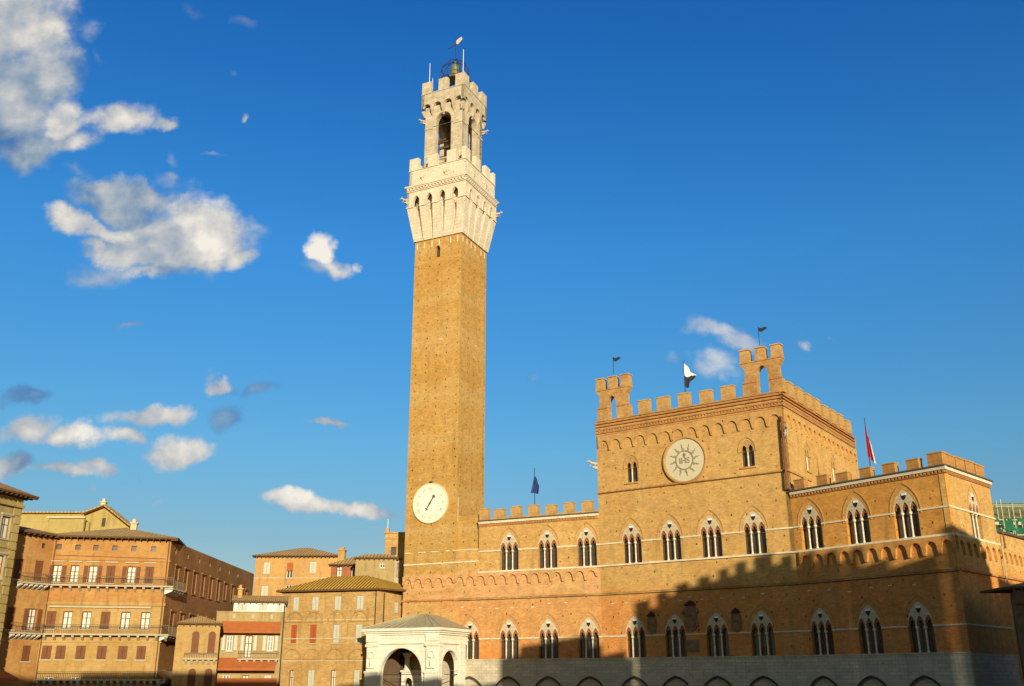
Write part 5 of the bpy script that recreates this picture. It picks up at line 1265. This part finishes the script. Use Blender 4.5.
# --- red house behind
p7 = thing('red_house', 'small dark red house with two pale windows behind the brick house roof', 'house', (-20, 126, GZ))
F7 = wframe(-22.9, 126, -5)
facade(p7, F7, 0, 5.8, GZ, 13.65, M['p_red'], [(1.05, 12.2, 13.5, .7, 'white'), (2.9, 12.2, 13.4, .7, 'white')])
body(p7, F7, 0, 5.8, .36, 3, GZ, 13.6, M['p_red'])
r7 = hip(p7, F7, .1, 5.6, 0, 4, 13.75, 1.1, .4, M['t_brown'])
chimney(r7, .9, 1.6, 13.9, 15.6, .42, 'p_brick')
F7b = wframe(-22.9 + 5.6, 125.4, 12)
facade(p7, F7b, .0, 3, GZ, 12.2, M['p_dark'], [(1.2, 10.6, 11.6, .6, 'dark')])
r7b = part('roof', MB().add([(-2.6, -.8, 13.5), (.6, -.8, 13.1), (3.4, 1.2, 12.2), (3.4, 3, 12.4), (-2.6, 3, 13.9), (-2.6, -.8, 13.36), (.6, -.8, 12.96), (3.4, 1.2, 12.06), (3.4, 3, 12.2), (-2.6, 3, 13.7)], [(0, 1, 2, 3, 4), (9, 8, 7, 6, 5), (0, 5, 6, 1), (1, 6, 7, 2)]), M['t_red'], p7, F7b)
# --- pale house
p8 = thing('pale_house', 'narrow pale stuccoed house with small windows squeezed against the tower', 'house', (-17, 122, GZ))
F8 = wframe(-18.7, 122.0, 0)
facade(p8, F8, -.5, 4.3, GZ, 14.0, M['p_tan'], [(2.8, 12.9, 13.6, .65, 'dark')])
F8s = (F8[0] + 4.3, 122.0, R(48))
facade(p8, F8s, .0, 2.6, GZ, 13.95, M['p_pale'], [(.6, 12.0, 13.5, .5, 'white'), (1.6, 12.0, 13.5, .5, 'white')])
body(p8, F8, -.5, 4.2, .36, 1.8, GZ, 13.95, M['p_pale'])
hip(p8, F8, -.4, 4.5, 0, 1.9, 14.15, .5, .35, M['t_brown'])
# --- small brick tower between
p9 = thing('brick_turret_house', 'short brick tower house with one small arched opening just left of the bell tower', 'tower house', (-15, 124.2, GZ))
F9 = wframe(-15.95, 124.2, 0)
facade(p9, F9, 0, 4.2, GZ, 17.4, M['p_brick'], [(1.1, 14.7, 15.7, .7, 'sq')])
body(p9, F9, 0, 4.2, .36, 2.5, GZ, 17.3, M['p_brick'])
part('cornice', MB().box(-.12, 4.3, -.12, 2.5, 16.7, 16.83), M['p_brick'], p9, F9)
part('cornice', MB().box(-.15, 4.3, -.15, 2.5, 17.4, 17.55), M['p_brick'], p9, F9)
part('merlon', MB().box(0, .42, 0, .5, 17.552, 18.05), M['p_brick'], p9, F9)
part('aerial', MB().tube((.22, .2, 18.05), (.22, .2, 19.2), .045), M['whitew'], p9, F9)

# --- dark building at the right edge
pr = thing('shaded_building', 'dark building with heavy eaves standing in shade at the right edge', 'building', (38, 77, GZ))
FR_ = wframe(38.5, 77.0, 4)
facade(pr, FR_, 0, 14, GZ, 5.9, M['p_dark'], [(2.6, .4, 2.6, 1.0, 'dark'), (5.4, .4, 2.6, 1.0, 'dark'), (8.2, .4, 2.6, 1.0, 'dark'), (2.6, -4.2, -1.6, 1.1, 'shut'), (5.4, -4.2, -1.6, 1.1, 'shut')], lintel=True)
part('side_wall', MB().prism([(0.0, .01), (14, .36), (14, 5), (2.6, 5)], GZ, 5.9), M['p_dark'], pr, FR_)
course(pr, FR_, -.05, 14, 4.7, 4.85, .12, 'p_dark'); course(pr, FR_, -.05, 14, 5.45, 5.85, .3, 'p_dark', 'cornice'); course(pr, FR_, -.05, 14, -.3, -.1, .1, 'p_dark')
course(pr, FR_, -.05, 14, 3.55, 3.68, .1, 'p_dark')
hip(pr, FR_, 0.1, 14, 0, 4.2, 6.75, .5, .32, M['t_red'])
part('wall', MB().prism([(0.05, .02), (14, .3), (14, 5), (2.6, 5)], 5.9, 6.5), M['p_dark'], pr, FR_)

# --- building under repair behind, with scaffolding
ps = thing('building_under_repair', 'pale building under repair, brown tiled roof seen above the palace side', 'building', (66, 133, GZ))
FS = wframe(62.0, 133, 0)
facade(ps, FS, 0, 14, GZ, 20.4, M['p_pale'], [(2, 18.2, 19.8, .9, 'shut')])
body(ps, FS, 0, 14, .36, 10, GZ, 20.3, M['p_pale'])
hip(ps, FS, 0, 16, 0, 10, 20.6, 3.0, .5, M['tarp'])
sc_ = thing('scaffolding', 'steel tube scaffolding wrapped in torn green netting at the right edge', 'scaffolding', (68, 130, GZ))
FG = wframe(62.0, 131.6, 0)
pm = MB()
for i in range(9):
    for y in (-1.4, -.2): pm.tube((.3 + i * 1.5, y, GZ), (.3 + i * 1.5, y, 21.6 + (i * 7 % 4) * .6), .07, None, 6)
for z in range(-4, 23, 2):
    for y in (-1.4, -.2): pm.tube((.1, y, z), (13, y, z), .05, None, 5)
for i in range(8): pm.tube((.3 + i * 1.5, -1.45, 14 + (i % 2) * 2), (1.8 + i * 1.5, -1.45, 16 + (i % 2) * 2), .045, None, 5)
part('tubes', pm, M['pole'], sc_, FG)
for z in (12, 14, 16, 18, 20): part('platform', MB().box(.2, 12.8, -1.35, -.25, z + .06, z + .14), M['plank'], sc_, FG)
nm = MB(); rn = random.Random(5); nx, nz = 40, 30
for j in range(nz):
    for i in range(nx):
        if rn.random() < .10 + (.3 if j > nz - 6 else 0) or j % 7 == 3: continue
        f_ = lambda a_, b_: (.1 + a_ * 12.7 / nx, -1.5 + .12 * math.sin(a_ * 1.3 + b_ * .7), 8 + b_ * 12.2 / nz)
        nm.add([f_(i, j), f_(i + 1, j), f_(i + 1, j + 1), f_(i, j + 1)], [(0, 1, 2, 3)])
no = part('netting', nm, M['net'], sc_, FG)

# ------------------------------------------------------------------ the opposite side of the square (behind the camera), which shades the town hall
sh_ = Vector((sx, sy)); uh = Vector((-sy, sx)); KK = 25.0
def wp(u, k): p = sh_ * k + uh * u; return p
def opp(name, label, u0, u1, h, merl=None, depth=14, wins=True, side_caps=None, mat='p_brick'):
    p = wp(u1, KK); ang = math.atan2(-uh.y, -uh.x)          # facade looks towards the town hall
    t_ = thing(name, label, 'palace', (p.x, p.y, -1.6)); fr = (p.x, p.y, ang)
    Lw = u1 - u0; ws = []
    part('wall', MB().box(0, Lw, 0, depth, -1.6, h), M[mat], t_, fr)
    n_ = max(1, int(Lw / 3.2))
    for fl_ in range(5):
        for i in range(n_):
            x = (i + .5) * Lw / n_; z = 1.5 + fl_ * 5.2
            if z + 2.4 > h: continue
            wo = part('window', MB().box(-.6, .6, -.05, -.004, 0, 2.2), M['pane'], t_, fr, (x, 0, z)); part('sill', MB().box(-.8, .8, -.2, -.004, -.15, -.002), M['sillst'], wo)
    if merl:
        for a_, b_, hh in merl: part('merlon', MB().box(u1 - b_, u1 - a_, .0, .9, h + .002, hh), M['merlon'], t_, fr)
    return t_
opp('opposite_palace', 'plastered palace across the square behind the viewer, lowest of the row', -32.45, -16.31, 27.82, None)
opp('opposite_palace', 'long tan palace across the square behind the viewer', -16.29, 25.8, 28.29, [(9.13, 13.5, 29.79)], mat='p_tan')
opp('opposite_palace', 'brick palace behind the viewer with an uneven stepped top', 25.9, 37.6, 28.53, [(25.9, 27.8, 30.76), (27.8, 34.24, 31.64), (34.24, 35.19, 30.44), (35.19, 37.04, 29.32)])
opp('opposite_palace', 'brick palace behind the viewer beside the crenellated one', 51.38, 55.17, 30.75, [(51.41, 52.06, 33.38), (51.38, 53.25, 31.66)])
opp('tower_house', 'brick tower house behind the viewer', 55.25, 61.75, 30.57, [(55.25, 58.4, 32.7), (58.4, 60.29, 32.56), (60.29, 61.33, 31.64)])
opp('opposite_palace', 'brick palace behind the viewer at the far right', 61.77, 86.43, 28.54, [(63.0, 86.43, 29.93)])
opp('crenellated_palace', 'crenellated brick palace behind the viewer', 37.75, 51.36, 32.09, [(37.75, 38.99, 33.88), (38.99, 40.37, 32.96), (39.45, 40.37, 34.26), (40.37, 42.04, 33.74), (40.84, 41.96, 34.64), (42.5, 43.48, 34.81), (42.04, 44.17, 34.11), (43.99, 44.78, 35.09), (44.63, 48.25, 34.26), (45.15, 46.04, 35.37), (46.4, 47.79, 35.45), (48.2, 49.1, 34.92), (49.1, 50.23, 33.51), (49.33, 50.01, 34.41), (50.28, 51.01, 33.89), (50.23, 51.36, 32.69)])
